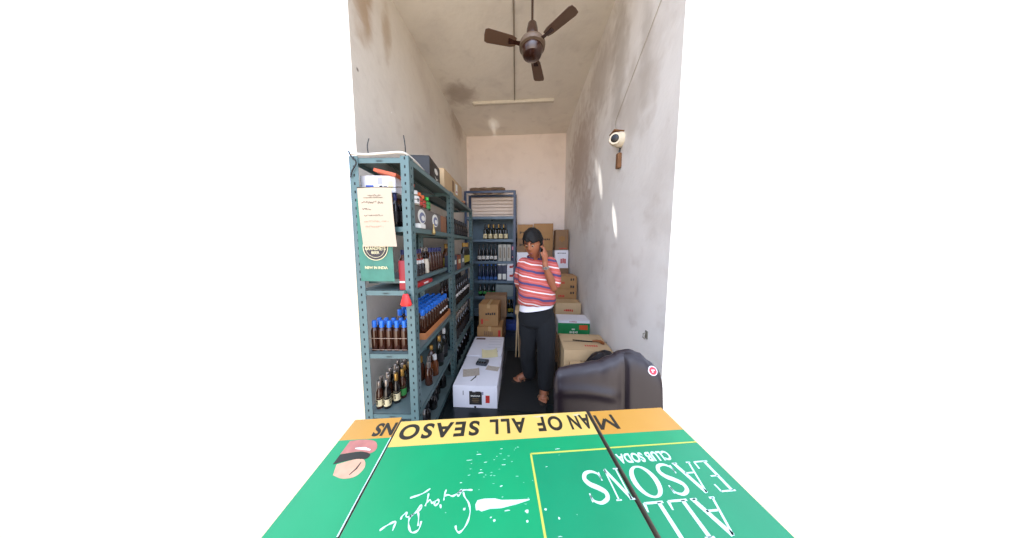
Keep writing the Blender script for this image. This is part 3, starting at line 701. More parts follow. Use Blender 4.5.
carton('brown_carton', 'open-topped dull brown carton rising behind the upright brown one', c, (-0.49, 3.62, 0.362), m_crd3, R(2), seam='x', tape=False)
# cardboard leaning behind the man
fc = thing('folded_cardboard', 'bundle of flattened pale cardboard standing behind the man by the rack', 'cardboard', (-0.075, 3.05, 0))
for i, (x, w, h, tl, m) in enumerate(((-0.035, 0.018, 0.66, 2, m_crd2), (-0.010, 0.014, 0.62, -1.5, m_crd2), (0.015, 0.016, 0.68, 1.0, m_crd3), (0.042, 0.014, 0.60, -2.5, m_crd2))):
    MB().box((x, 0, h/2), (w, 0.34, h), m, bev=0.003, rot=(0, R(tl), 0)).obj('flat_sheet', fc)
MB().box((0.0, -0.02, 0.64), (0.12, 0.26, 0.05), m_crd2, bev=0.004).obj('folded_flap', fc)
# blue carton on the floor under the back rack
c = (0.36, 0.22, 0.13)
carton('blue_carton', 'low dark blue carton on the floor before the back rack', c, (-0.25, 3.95, 0.0), mat('deep_blue_board', (30, 52, 118), 0.55), 0, tape=False)

# ---- stack along the right wall
def stack_carton(label, x0, x1, y0, y1, z0, z1, m, items=(), rot=0.0, tape=True, seam='x', name='brown_carton'):
    sz = (x1-x0, y1-y0, z1-z0)
    t = carton(name, label, sz, ((x0+x1)/2, (y0+y1)/2, z0), m, rot, tape=tape, seam=seam)
    if items: front(t, sz, items)
    return t
G = 0.0018
stack_carton('low pale carton nearest the chair by the right wall', 0.43, 0.85, 1.66, 2.02, 0, 0.455, m_crd2, [(0, 0.3, 0.2, 0.04, m_prr, 6)])
nb = stack_carton('wide pale carton with red word on top flap, by the right wall', 0.385, 0.848, 2.045, 2.43, 0, 0.555, m_crd2, [(0.02, 0.44, 0.2, 0.03, m_crd3, 6)], tape=False)
mb = MB()
for k in range(6): mb.box((0.0+k*0.022, -0.095, 0.5556), (0.014, 0.030, 0.0012), m_prr)
mb.box((0.02, -0.003, 0.5554), (0.46, 0.006, 0.0010), m_prk); mb.obj('top_print', nb)
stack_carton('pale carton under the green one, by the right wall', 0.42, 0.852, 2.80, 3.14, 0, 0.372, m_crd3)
gs = (0.412, 0.25, 0.205)
gc = carton('green_carton', 'green carton with white band and orange patch by the right wall', gs, (0.648, 2.935, 0.372+G), m_wht, 0, seam='x', tape=False)
front(gc, gs, [(0, 0.084, gs[0], 0.168, m_prg, 0), (-0.01, 0.186, 0.10, 0.014, m_prr, 6)], 'green_band')
mb = MB()
mb.box((0.125, -gs[1]/2-0.0015, 0.112), (0.11, 0.0012, 0.062), m_pro)
for k in range(5): mb.box((-0.045+k*0.022, -gs[1]/2-0.0015, 0.045), (0.014, 0.0012, 0.022 if k % 2 else 0.03), m_prw)
mb.box((-0.005, -gs[1]/2-0.0015, 0.085), (0.04, 0.0012, 0.018), m_prw, bev=0); mb.obj('front_print', gc)
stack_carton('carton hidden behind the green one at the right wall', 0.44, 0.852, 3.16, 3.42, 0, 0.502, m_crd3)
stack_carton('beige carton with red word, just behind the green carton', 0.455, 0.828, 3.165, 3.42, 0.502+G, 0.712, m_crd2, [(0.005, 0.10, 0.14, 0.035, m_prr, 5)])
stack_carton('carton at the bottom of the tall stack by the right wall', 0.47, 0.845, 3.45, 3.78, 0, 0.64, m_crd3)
m_gl = m_crd3
for i, (z0, z1, nm) in enumerate(((0.642, 0.857, 'lower'), (0.859, 1.072, 'upper'))):
    t = stack_carton('%s of two brown cartons with dark corner marks behind the man' % nm, 0.485, 0.826, 3.45, 3.78, z0, z1, m_crd, [(-0.07, 0.11, 0.10, 0.035, m_prr, 4), (0.10, 0.165, 0.07, 0.045, m_prk, 2), (0.10, 0.045, 0.07, 0.04, m_prk, 2)])
# right-hand column at the back wall
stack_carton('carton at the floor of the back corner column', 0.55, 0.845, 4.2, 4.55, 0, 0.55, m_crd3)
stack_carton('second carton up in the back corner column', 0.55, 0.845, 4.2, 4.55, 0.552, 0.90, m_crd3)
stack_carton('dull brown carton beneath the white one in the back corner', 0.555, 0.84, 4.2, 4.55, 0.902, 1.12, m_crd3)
t = stack_carton('white carton with red print in the back corner', 0.580, 0.834, 4.22, 4.5, 1.122, 1.47, m_wht, [(0.03, 0.14, 0.11, 0.10, m_prr, 3), (0.0, 0.29, 0.16, 0.02, m_prk, 6)], name='white_carton', tape=False)
t = stack_carton('topmost brown carton in the back corner on the white one', 0.585, 0.830, 4.22, 4.5, 1.472, 1.862, m_crd3, [(0.0, 0.22, 0.11, 0.12, mat('ochre_print', (140, 100, 50), 0.7), 3), (0.02, 0.03, 0.14, 0.02, m_prr, 6)], tape=False)
# two columns behind the man
zz = [0, 0.5, 0.99, 1.46, 2.0]
nm = ['bottom', 'second', 'third', 'top']
for i in range(4):
    stack_carton('%s carton of the tall brown column at the wall, behind the man' % nm[i], 0.178, 0.538+0.008*i, 4.40, 4.78, zz[i]+(G if i else 0), zz[i+1], m_crd3 if i != 3 else m_crd, [(0.03, 0.22, 0.2, 0.04, m_prk, 6)], rot=R(0.4-i*0.3))
zz = [0, 0.52, 1.0, 1.42, 1.70]
for i in range(4):
    white = i == 2
    stack_carton(('white red-printed carton in the column beside the blue rack' if white else '%s brown carton of the column beside the blue rack' % nm[i]), -0.165, 0.15, 4.42, 4.74, zz[i]+(G if i else 0), zz[i+1], m_wht if white else m_crd3,
                 [(-0.05, 0.25, 0.08, 0.08, m_prr, 2), (-0.05, 0.1, 0.07, 0.06, m_prr, 2)] if white else [(-0.04, 0.15, 0.14, 0.05, m_prk, 4)], name='white_carton' if white else 'brown_carton')
stack_carton('tall brown carton topping the column beside the blue rack', -0.16, 0.155, 4.43, 4.74, 1.702, 1.985, m_crd, [(-0.05, 0.12, 0.12, 0.05, m_prk, 4)])
# knife with a wooden handle and a black bag on the near cartons
kf = thing('knife', 'knife with brown wooden handle lying on the wide pale carton', 'knife', (0.655, 2.235, 0.5575), R(-8))
MB().box((-0.045, 0, 0.004), (0.20, 0.022, 0.003), m_black, bev=0.001).obj('blade', kf)
MB().tube(curve_pts([(0.055, 0, 0.012), (0.09, 0.004, 0.016), (0.125, -0.012, 0.018), (0.155, -0.045, 0.016)]), [0.010]*6+[0.013]*6+[0.017]*7, mat('varnished_wood', (140, 84, 44), 0.4, var=0.25), 10).obj('handle', kf)
mb = MB(); m_bag = mat('black_polythene', (22, 22, 28), 0.3)
rings = []
for j in range(9):
    x = -0.14+j*0.036; w = [0.015, 0.05, 0.075, 0.09, 0.095, 0.09, 0.085, 0.075, 0.04][j]; h = 1.9*[0.006, 0.018, 0.028, 0.034, 0.038, 0.04, 0.036, 0.03, 0.012][j]
    rings.append([(x+0.010*math.sin(k*2.3+j), w*math.cos(2*PI*k/14)*(1+0.15*math.sin(k*3+j)), h+max(-h, h*math.sin(2*PI*k/14)*(1+0.2*math.sin(k*5+j*2)))) for k in range(14)])
mb.loft(rings, m_bag)
tag(mb.obj('plastic_bag', loc=(0.70, 1.93, 0.4575), rotz=R(-4)), 'crumpled black plastic bag on the low carton behind the chair', 'bag')

# ---- on top of the racks
ck = thing('black_crate', 'black carton with a white emblem on top of the nearer rack', 'carton', RK(0.60, 0.15, 2.1275), RA+R(5))
MB().box((0, 0, 0.09), (0.20, 0.34, 0.18), mat('black_card', (20, 19, 19), 0.5), bev=0.006).obj('carton_body', ck)
MB().box((0, 0, 0.183), (0.196, 0.336, 0.006), MATS['black_card'], bev=0.002).obj('lid', ck)
mb = MB()
TXr = Matrix(((0, 0, 1, 0.1005), (1, 0, 0, 0), (0, 1, 0, 0.095), (0, 0, 0, 1)))
mb.prism([(0.03+0.055*math.cos(a*PI/8), 0.02+0.026*math.sin(a*PI/8)) for a in range(16)], 0, 0.001, m_prw, TXr); mb.ribbon([(-0.02, -0.03), (0.03, -0.05), (0.09, -0.035)], [0.004, 0.012, 0.004], 0.001, m_prw, TXr)
mb.obj('emblem', ck)
c = (0.20, 0.78, 0.255)
tc_ = carton('brown_carton', 'tan carton with a pale label on top of the rack behind the black carton', c, RK(1.32, 0.17, 2.1275), m_crd2, RA, seam='y')
side(tc_, c, [(-0.06, 0.15, 0.07, 0.13, m_crd3), (0.10, 0.15, 0.09, 0.13, m_prw), (0.10, 0.12, 0.06, 0.02, m_prr)])
stick = MB().box((0, 0, 0.014), (0.045, 0.62, 0.028), mat('raw_wood', (128, 86, 56), 0.7, var=0.25), bev=0.004)
tag(stick.obj('wooden_batten', loc=RK(1.80, 0.06, 2.1275), rotz=R(14)), 'rough brown wooden batten lying on the second rack top', 'batten')

# ================================================================== BOTTLES AND STOCK
GL = {'brown': mat('brown_glass', (58, 28, 15), 0.08, var=0.1, spec=0.7), 'dark': mat('dark_green_glass', (22, 26, 20), 0.08, var=0.1, spec=0.7),
      'amber': mat('amber_glass', (98, 50, 20), 0.08, var=0.15, spec=0.7), 'black': mat('black_glass', (18, 15, 16), 0.1, spec=0.7), 'clear': mat('pale_glass', (150, 140, 120), 0.08, spec=0.7),
      'bluedark': mat('blue_black_can', (24, 36, 62), 0.25), 'green': mat('green_glass', (28, 70, 34), 0.08, spec=0.7)}
CP = {'blue': mat('blue_cap', (40, 110, 206), 0.3), 'white': mat('white_cap', (224, 222, 216), 0.35), 'gold': mat('gold_cap', (176, 136, 70), 0.3, metal=0.7), 'black': mat('black_cap', (22, 22, 24), 0.35),
      'silver': mat('silver_cap', (150, 140, 132), 0.25, metal=0.7), 'red': mat('red_cap', (186, 36, 30), 0.35), 'navy': mat('navy_cap', (36, 40, 96), 0.35), 'orange': mat('orange_cap', (226, 110, 52), 0.4), 'green': mat('bright_green_cap', (60, 190, 70), 0.4)}
LBm = {'cream': mat('cream_label', (212, 198, 156), 0.6, var=0.1), 'white': mat('white_label', (222, 218, 212), 0.6), 'red': mat('red_label', (178, 58, 42), 0.6, var=0.15), 'yellow': mat('yellow_label', (176, 160, 60), 0.6, var=0.15),
       'black': mat('black_label', (30, 28, 30), 0.5), 'pink': mat('pink_label', (196, 120, 140), 0.6), 'blue': mat('blue_label', (56, 96, 160), 0.55), 'green': mat('green_label', (50, 130, 60), 0.6)}
PROF = {   # radius and height as shares of the body radius and the whole height
 'whisky': [(0.90, 0), (1.0, 0.02), (1.0, 0.58), (0.92, 0.65), (0.50, 0.74), (0.38, 0.80), (0.36, 0.90)],
 'wine': [(0.88, 0), (1.0, 0.02), (1.0, 0.55), (0.90, 0.63), (0.50, 0.72), (0.38, 0.78), (0.36, 0.93)],
 'beer': [(0.88, 0), (1.0, 0.02), (1.0, 0.50), (0.86, 0.60), (0.52, 0.74), (0.42, 0.84), (0.40, 0.95)],
 'nip': [(0.92, 0), (1.0, 0.02), (1.0, 0.66), (0.88, 0.73), (0.52, 0.78), (0.48, 0.82)],
 'squat': [(0.90, 0), (1.0, 0.03), (1.04, 0.40), (0.92, 0.62), (0.46, 0.74), (0.40, 0.82)],
 'can': [(0.85, 0), (1.0, 0.03), (1.0, 0.92), (0.86, 0.97), (0.84, 0.98)]}
CAPR = {'whisky': (0.46, 0.82, 1.0), 'wine': (0.42, 0.76, 1.0), 'beer': (0.46, 0.93, 1.0), 'nip': (0.60, 0.78, 1.0), 'squat': (0.54, 0.76, 1.0), 'can': (0.80, 0.975, 1.0)}
_cache = {}
def bottle(kind, h, r, glass, cap, lab, loc, label, group=None, lz=(0.14, 0.44), band=None, name='bottle', sy=1.0, rotz=0.0):
    key = (kind, h, r, glass, cap, lab, lz, sy)
    if key not in _cache:
        a = MB().lathe([(p*r, z*h) for p, z in PROF[kind]], GL[glass], 16, sy=sy).mesh('bottle')
        cr, c0, c1 = CAPR[kind]
        b = MB().lathe([(cr*r, c0*h), (cr*r*1.04, (c0+0.02)*h), (cr*r, (c1-0.015)*h), (cr*r*0.85, c1*h)], CP[cap], 14, sy=sy).mesh('cap')
        l = None
        if lab:
            l = MB().lathe([(r*1.004, lz[0]*h), (r*1.018+0.0004, lz[0]*h+0.001), (r*1.018+0.0004, lz[1]*h-0.001), (r*1.004, lz[1]*h)], LBm[lab], 16, cap=False, sy=sy)
            if lab in ('cream', 'white', 'yellow'):
                for ang in range(4):
                    a_ = ang*PI/2; T = Matrix.Rotation(a_, 4, 'Z')
                    for zz_, ww in ((0.62, 0.9), (0.45, 0.6), (0.30, 0.75)):
                        l.box((r*(sy if ang % 2 else 1)*1.02+0.0004, 0, (lz[0]+(lz[1]-lz[0])*zz_)*h), (0.0012, r*ww*0.55, 0.008), LBm['black'], M=T)
            l = l.mesh('paper_label')
        _cache[key] = (a, b, l)
    a, b, l = _cache[key]
    o = bpy.data.objects.new(name, a); C.objects.link(o); o.location = loc; o.rotation_euler = (0, 0, rotz or random.uniform(-.5, .5))
    tag(o, label, 'bottle' if kind != 'can' else 'can', group)
    for nm_, me in (('cap', b), ('paper_label', l)):
        if me: 
            q_ = bpy.data.objects.new(nm_, me); C.objects.link(q_); q_.parent = o
    return o
def row(n, fmt, group, f, **k):
    """n bottles placed by f(i); the label names each by its order"""
    for i in range(n):
        loc = f(i); kk = dict(k)
        bottle(loc=loc, label=fmt.format(o=ORD[i], n=NUM[n]), group=group, **kk)
e = 0.0006
# -- near end of the first rack
row(5, '{o} from left of {n} brown blue-capped bottles on the near rack end', 'blue-capped bottles on the near rack end', lambda i: RK(0.065, 0.325-i*0.054, LV[3]+e), kind='nip', h=0.215, r=0.0255, glass='brown', cap='blue', lab=None, rotz=0.01)
row(5, '{o} from left in the hidden back row of blue-capped bottles at the rack end', 'blue-capped bottles on the near rack end', lambda i: RK(0.122, 0.325-i*0.054, LV[3]+e), kind='nip', h=0.215, r=0.0255, glass='brown', cap='blue', lab=None, rotz=0.01)
sw = MB(); fr_ = lambda z0, z1: [[(RK(0.037, 0.354, z)), (RK(0.037, 0.080, z)), (RK(0.151, 0.080, z)), (RK(0.151, 0.354, z))] for z in (z0, z1)]
m_film = mat('shrink_band', (176, 150, 130), 0.2)
for z in (LV[3]+0.012, LV[3]+0.095):
    P = [RK(0.0385, 0.3515, z), RK(0.0385, 0.0825, z)]
    sw.tube(P, 0.0016, m_film, 6)
tag(sw.obj('shrink_band'), 'clear plastic bands wrapped round the blue-capped bottles at the rack end', 'plastic band')
CLR = ['front', 'second', 'third', 'fourth', 'fifth', 'back']
for ri, (s_, ts) in enumerate(((0.070, (0.318, 0.262)), (0.126, (0.335, 0.278, 0.222)), (0.182, (0.318, 0.262, 0.204)), (0.238, (0.330, 0.272, 0.214)), (0.294, (0.318, 0.260, 0.203)), (0.350, (0.330, 0.272, 0.215)))):
    for ti, t_ in enumerate(ts):
        i = ri*3+ti
        po_ = ('left', 'right')[ti] if len(ts) == 2 else ('left', 'middle', 'right')[ti]
        lab = 'cream' if ri < 2 else ('green' if (ri, ti) == (2, 2) else None)
        bottle('squat' if i % 4 != 3 else 'whisky', 0.205 + 0.012*(i % 3), 0.0252, ('brown', 'black', 'brown', 'dark')[i % 4], ('silver', 'silver', 'gold')[i % 3], lab, RK(s_, t_, LV[4]+e), '%s bottle of the %s row in the cluster on the low shelf end' % (po_, CLR[ri]), 'clustered bottles on the low shelf end', lz=(0.1, 0.42))
row(2, '{o} of two dark red-labelled bottles beside the clustered bottles', 'red-labelled bottles by the cluster', lambda i: RK(0.43+0.07*i, 0.215, LV[4]+e), kind='whisky', h=0.235, r=0.029, glass='black', cap='gold', lab='red', lz=(0.06, 0.40))
# white box with an orange lid at the near end of the upper shelf, on a plain carton
c = (0.165, 0.26, 0.225)
carton('brown_carton', 'brown carton behind the cream notice on the second shelf', c, RK(0.17, 0.285, LV[1]+e), m_crd3, RA)
wb = thing('white_box', 'white box with an orange lid at the rack end above the notice', 'box', RK(0.17, 0.235, LV[1]+0.228), RA)
MB().box((0, 0, 0.055), (0.235, 0.25, 0.11), m_wht, bev=0.004).obj('carton_body', wb)
MB().box((0.06, -0.01, 0.125), (0.15, 0.27, 0.022), mat('orange_red_card', (196, 92, 58), 0.5), bev=0.004, rot=(0, R(14), 0)).obj('lid', wb)
mb = MB()
for (x, z, w, h, m) in ((-0.055, 0.035, 0.05, 0.025, mat('blue_print', (52, 82, 170), 0.6)), (0.02, 0.03, 0.02, 0.03, m_prk), (0.05, 0.028, 0.02, 0.025, m_prk), (0.085, 0.05, 0.035, 0.05, m_pap2), (0.015, 0.075, 0.03, 0.04, mat('grey_print', (170, 170, 176), 0.6))):
    mb.box((x, -0.1256, z), (w, 0.0012, h), m)
mb.obj('front_print', wb)
row(2, '{o} of two dark bottles between the notice and the front post', 'dark bottles beside the notice', lambda i: RK(0.07, 0.078+0.06*i, LV[1]+e), kind='wine', h=0.235, r=0.027, glass='black', cap='navy', lab='black')
# -- second shelf of the first rack: grey carton with round emblems, brown crate, small bottles on top
gcs = (0.16, 0.54, 0.165)
m_gcar = mat('grey_carton_board', (104, 98, 92), 0.6)
gq = thing('grey_carton', 'grey carton with two round white emblems on the second shelf', 'carton', RK(0.405, 0.115, LV[1]+e), RA)
MB().box((0, 0, gcs[2]/2), gcs, m_gcar, bev=0.004).obj('carton_body', gq)
def disc_on_side(t, sx, y, z, r_, m, d=0.0006, sq=1.0):
    T = Matrix(((0, 0, 1, sx/2), (1, 0, 0, y), (0, 1, 0, z), (0, 0, 0, 1)))
    t.prism([(r_*sq*math.cos(a*PI/14), r_*math.sin(a*PI/14)) for a in range(28)], 0, d, m, T)
mb = MB()
for y in (-0.155, 0.125):
    disc_on_side(mb, gcs[0], y, 0.095, 0.055, m_prw, 0.0006, 1.3); disc_on_side(mb, gcs[0], y+0.008, 0.088, 0.040, mat('emblem_grey_blue', (120, 124, 150), 0.6), 0.0012, 1.3); disc_on_side(mb, gcs[0], y+0.02, 0.085, 0.020, m_prw, 0.0018, 1.6)
mb.obj('emblem', gq)
bc = thing('brown_crate', 'brown ribbed crate at the far end of the grey carton', 'crate', RK(0.78, 0.115, LV[1]+e), RA)
mb = MB(); mb.box((0, 0, 0.0825), (0.15, 0.175, 0.165), mat('terracotta_card', (142, 86, 62), 0.65), bev=0.003)
mb.obj('crate_body', bc)
mb = MB()
for k in range(4): mb.box((0.0755, -0.062+0.04*k, 0.0825), (0.006, 0.012, 0.16), m_crd3)
for k in range(4): mb.box((-0.06+0.04*k, -0.088, 0.0825), (0.012, 0.004, 0.16), m_crd3)
mb.obj('rib', bc)
ztp = LV[1]+e+gcs[2]+e
for (s_, t_, cap_, gl_, nm_) in ((0.175, 0.045, 'white', 'clear', 'white-capped pale'), (0.235, 0.045, 'orange', 'amber', 'orange-topped amber'), (0.33, 0.06, 'orange', 'amber', 'taller orange-capped'), (0.285, 0.085, 'red', 'amber', 'red-capped amber'), (0.395, 0.05, 'green', 'green', 'bright green')):
    bottle('squat', 0.105, 0.026, gl_, cap_, {'white': 'white', 'orange': 'red', 'red': 'red', 'green': 'green'}[cap_], RK(s_, t_, ztp), '%s small bottle standing on the grey carton' % nm_, 'small bottles on the grey carton', lz=(0.12, 0.6))
tag(MB().box((0, 0, 0.016), (0.045, 0.09, 0.032), m_prw, bev=0.006).box((0, 0.05, 0.016), (0.03, 0.02, 0.024), m_prk, bev=0.003).obj('small_packet', loc=RK(0.16, 0.012, LV[1]+e), rotz=RA), 'small white packet on the front edge of the second shelf', 'packet')
tg = MB().lathe([(0.010, 0.0), (0.016, 0.012), (0.012, 0.03), (0.006, 0.05), (0.004, 0.085)], mat('brass_bell', (176, 150, 96), 0.35, metal=0.6), 12)
tag(tg.obj('hanging_bell', loc=RK(0.345, -0.018, LV[1]-0.035)), 'small brass-coloured pendant hanging at the second shelf edge', 'pendant')
# -- raised shelf of the first rack
zr = 1.335+e
row(4, '{o} along of {n} black bottles with white caps on the raised shelf', 'white-capped black bottles', lambda i: RK(0.155+0.052*i, 0.072, zr), kind='nip', h=0.115, r=0.023, glass='black', cap='white', lab='black')
tag(MB().lathe([(0.026, 0), (0.028, 0.004), (0.028, 0.085), (0.024, 0.10), (0.024, 0.118), (0.0, 0.12)], mat('cream_jar', (206, 196, 176), 0.4), 18).obj('jar', loc=RK(0.385, 0.075, zr)), 'short cream jar beside the white-capped black bottles', 'jar')
row(6, '{o} along of {n} red-labelled navy-capped bottles behind the black ones', 'red-labelled navy-capped bottles', lambda i: RK(0.145+0.058*i, 0.145, zr), kind='whisky', h=0.20, r=0.027, glass='amber', cap='navy', lab='red', lz=(0.10, 0.60))
row(5, '{o} along of {n} brown navy-capped bottles farther along the raised shelf', 'brown navy-capped bottles', lambda i: RK(0.50+0.068*i, 0.085, zr), kind='whisky', h=0.21, r=0.029, glass='brown', cap='navy', lab='cream' if False else None)
row(4, '{o} along of {n} silver-capped bottles at the back of the raised shelf', 'silver-capped bottles at the back', lambda i: RK(0.53+0.075*i, 0.17, zr), kind='whisky', h=0.215, r=0.028, glass='brown', cap='silver', lab='cream')
# red packs on the third shelf end
rpk = thing('red_packet', 'upright crimson packet on the third shelf behind the front post', 'packet', RK(0.042, 0.085, LV[2]+e), RA)
MB().box((0, 0, 0.10), (0.042, 0.05, 0.20), mat('crimson_card', (150, 26, 40), 0.35), bev=0.004).obj('packet_body', rpk)
MB().box((0, -0.0256, 0.055), (0.036, 0.0015, 0.012), m_prw).obj('print', rpk)
tag(MB().box((0, 0, 0.0145), (0.10, 0.30, 0.028), mat('scarlet_card', (176, 38, 40), 0.4), bev=0.005).box((0.0505, 0.02, 0.0145), (0.0012, 0.08, 0.012), m_prw).obj('red_carton', loc=RK(0.22, 0.065, LV[2]+e), rotz=RA), 'flat scarlet carton squeezed under the raised shelf', 'carton')
# -- fourth shelf: tray of blue-capped bottles
tr = thing('cardboard_tray', 'shallow orange-brown cardboard tray under the blue-capped bottles', 'tray', RK(0.56, 0.165, LV[3]+e), RA)
tl_, tw_ = 0.66, 0.27; m_tray = mat('orange_cardboard', (196, 124, 74), 0.7)
MB().box((0, 0, 0.003), (tw_, tl_, 0.006), m_tray, bev=0.002).obj('tray_base', tr)
for (cx_, cy_, sx_, sy_) in ((tw_/2, 0, 0.005, tl_), (-tw_/2, 0, 0.005, tl_), (0, tl_/2, tw_, 0.005), (0, -tl_/2, tw_, 0.005)):
    MB().box((cx_, cy_, 0.026), (sx_, sy_, 0.052), m_tray, bev=0.001).obj('tray_side', tr)
zb = LV[3]+e+0.007
for rw, (t_, nmr) in enumerate(((0.068, 'front'), (0.130, 'middle'), (0.192, 'back'), (0.254, 'rear'))):
    for i in range(10):
        bottle('nip', 0.225, 0.0285, 'brown', 'blue', ('white' if (rw == 0 and i >= 6) else None), RK(0.278+0.0625*i, t_, zb), '%s blue-capped bottle of the %s row in the cardboard tray' % (ORD[i], nmr), 'blue-capped bottles in the tray', lz=(0.34, 0.44), rotz=0.01)
# -- fifth shelf
for (s_, t_, h_, r_, g_, c_, l_, nm_) in ((0.34, 0.06, 0.20, 0.032, 'brown', 'silver', None, 'nearest silver-capped'), (0.41, 0.085, 0.215, 0.032, 'amber', 'silver', 'black', 'black-labelled amber'), (0.40, 0.155, 0.215, 0.032, 'brown', 'gold', None, 'gold-capped brown'), (0.48, 0.06, 0.19, 0.034, 'amber', 'white', None, 'white-capped amber'), (0.56, 0.12, 0.24, 0.034, 'brown', 'gold', None, 'taller gold-capped'), (0.64, 0.07, 0.30, 0.036, 'dark', 'gold', 'black', 'tall dark gold-capped'), (0.73, 0.09, 0.31, 0.036, 'dark', 'black', None, 'tall dark black-capped'), (0.81, 0.08, 0.31, 0.036, 'black', 'white', 'black', 'tall black white-capped'), (0.87, 0.15, 0.31, 0.036, 'black', 'black', None, 'farthest tall black')):
    bottle('squat' if h_ < 0.22 else 'whisky', h_, r_, g_, c_, l_, RK(s_, t_, LV[4]+e), '%s bottle on the low long-side shelf of the nearer rack' % nm_, 'bottles on the low long-side shelf')
# -- bottom shelf: plastic wrapped bottles
for i, (s_, t_) in enumerate(((0.30, 0.08), (0.38, 0.12), (0.46, 0.08), (0.56, 0.10), (0.66, 0.12), (0.76, 0.09))):
    bottle('squat', 0.17, 0.038, 'black', 'silver' if i % 2 else 'black', None, RK(s_, t_, LV[5]+e), '%s along of six dark squat bottles on the bottom shelf' % ORD[i], 'dark squat bottles on the bottom shelf')
# -- second rack
S0 = 1.02
row(8, '{o} along of {n} dark squat bottles high on the second rack', 'bottles on the second rack, second shelf', lambda i: RK(S0+0.12*i, 0.07, LV[1]+e), kind='squat', h=0.20, r=0.040, glass='black', cap='black', lab='black', lz=(0.1, 0.4))
bottle('squat', 0.24, 0.038, 'black', 'white', 'red', RK(S0+0.36, 0.16, LV[1]+e), 'white-capped taller bottle behind the dark bottles high on the second rack', lz=(0.1, 0.4))
row(4, '{o} of {n} yellow-labelled bottles on the third shelf of the second rack', 'yellow-labelled bottles on the second rack', lambda i: RK(S0+0.30+0.09*i, 0.20, LV[2]+e), kind='whisky', h=0.32, r=0.038, glass='amber', cap='gold', lab='yellow')
for i, (s_, m_, nm_) in enumerate(((0.10, mat('navy_card', (40, 44, 70), 0.5), 'navy'), (0.30, mat('rust_card', (128, 70, 46), 0.6), 'rust brown'), (0.50, mat('slate_card', (84, 92, 96), 0.6), 'slate grey'))):
    t = thing('small_carton', '%s carton on the third shelf of the second rack' % nm_, 'carton', RK(S0+s_, 0.075, LV[2]+e), RA)
    MB().box((0, 0, 0.09), (0.10, 0.16, 0.18), m_, bev=0.004).obj('carton_body', t)
    MB().box((0.0506, 0.0, 0.10), (0.0012, 0.09, 0.05), m_prw if i != 1 else m_pap2).obj('print', t)
row(4, '{o} from the far end of {n} yellow-topped bottles on the second rack', 'yellow-topped bottles on the second rack', lambda i: RK(S0+1.02-0.09*i, 0.08, LV[2]+e), kind='whisky', h=0.34, r=0.036, glass='dark', cap='gold', lab='yellow')
row(9, '{o} along of {n} dark white-labelled bottles on the second rack\'s middle shelf', 'bottles on the second rack, middle shelf', lambda i: RK(S0+0.03+0.105*i, 0.07, LV[3]+e), kind='wine', h=0.31, r=0.038, glass='black', cap='black', lab='white', lz=(0.34, 0.46))
row(9, '{o} along in the rear row on the second rack\'s middle shelf', 'bottles on the second rack, middle shelf rear', lambda i: RK(S0+0.05+0.105*i, 0.17, LV[3]+e), kind='wine', h=0.33, r=0.038, glass='brown', cap='black', lab=None)
row(9, '{o} along of {n} black bottles on the second rack\'s fourth shelf', 'bottles on the second rack, fourth shelf', lambda i: RK(S0+0.03+0.105*i, 0.07, LV[4]+e), kind='wine', h=0.31, r=0.039, glass='black', cap='silver', lab='black')
row(7, '{o} along of {n} dark bottles on the second rack\'s bottom shelf', 'bottles on the second rack, bottom shelf', lambda i: RK(S0+0.05+0.13*i, 0.08, LV[5]+e), kind='squat', h=0.20, r=0.045, glass='black', cap='black', lab=None)
# -- back rack
yb = BY0+0.075
row(5, '{o} from left of {n} wine bottles with white labels on the blue rack', 'white-labelled wine bottles', lambda i: (-0.83+0.108*i, yb, LB[1]+e), kind='wine', h=0.30, r=0.042, glass='dark', cap='black', lab='cream', lz=(0.06, 0.36))
row(4, '{o} from left of the {n} wine bottles in the rear row, blue rack', 'rear row of wine bottles', lambda i: (-0.78+0.108*i, yb+0.12, LB[1]+e), kind='wine', h=0.32, r=0.040, glass='dark', cap='gold', lab=None)
row(5, '{o} from left of {n} dark striped-label bottles, blue rack third shelf', 'dark bottles on the blue rack third shelf', lambda i: (-0.96+0.085*i, yb, LB[2]+e), kind='wine', h=0.34, r=0.036, glass='black', cap='black', lab='cream' if False else 'white', lz=(0.10, 0.30))
m_pale = mat('pale_gift_carton', (170, 166, 156), 0.55, var=0.1)
for i in range(3):
    t = thing('gift_carton', '%s from left of three tall pale gift cartons on the blue rack' % ORD[i], 'carton', (-0.515+0.090*i, yb, LB[2]+e), 0, 'tall pale gift cartons')
    MB().box((0, 0, 0.17), (0.078, 0.08, 0.34), m_pale, bev=0.003).obj('carton_body', t)
    MB().box((0, -0.0406, 0.17), (0.03, 0.0012, 0.22), mat('pale_brown_print', (130, 118, 100), 0.6)).obj('print', t)
t = thing('gift_carton', 'dark gift carton with pink mark at the right of the blue rack', 'carton', (-0.248, yb+0.02, LB[2]+e))
MB().box((0, 0, 0.17), (0.075, 0.08, 0.34), MATS['navy_card'], bev=0.003).obj('carton_body', t)
MB().box((0, -0.0406, 0.26), (0.045, 0.0012, 0.07), LBm['pink']).box((0, -0.0406, 0.08), (0.04, 0.0012, 0.03), LBm['pink']).obj('print', t)
row(5, '{o} from left of {n} blue-black bottles on the blue rack fourth shelf', 'blue-black bottles', lambda i: (-0.96+0.085*i, yb, LB[3]+e), kind='beer', h=0.33, r=0.036, glass='bluedark', cap='blue', lab='blue', lz=(0.05, 0.22))
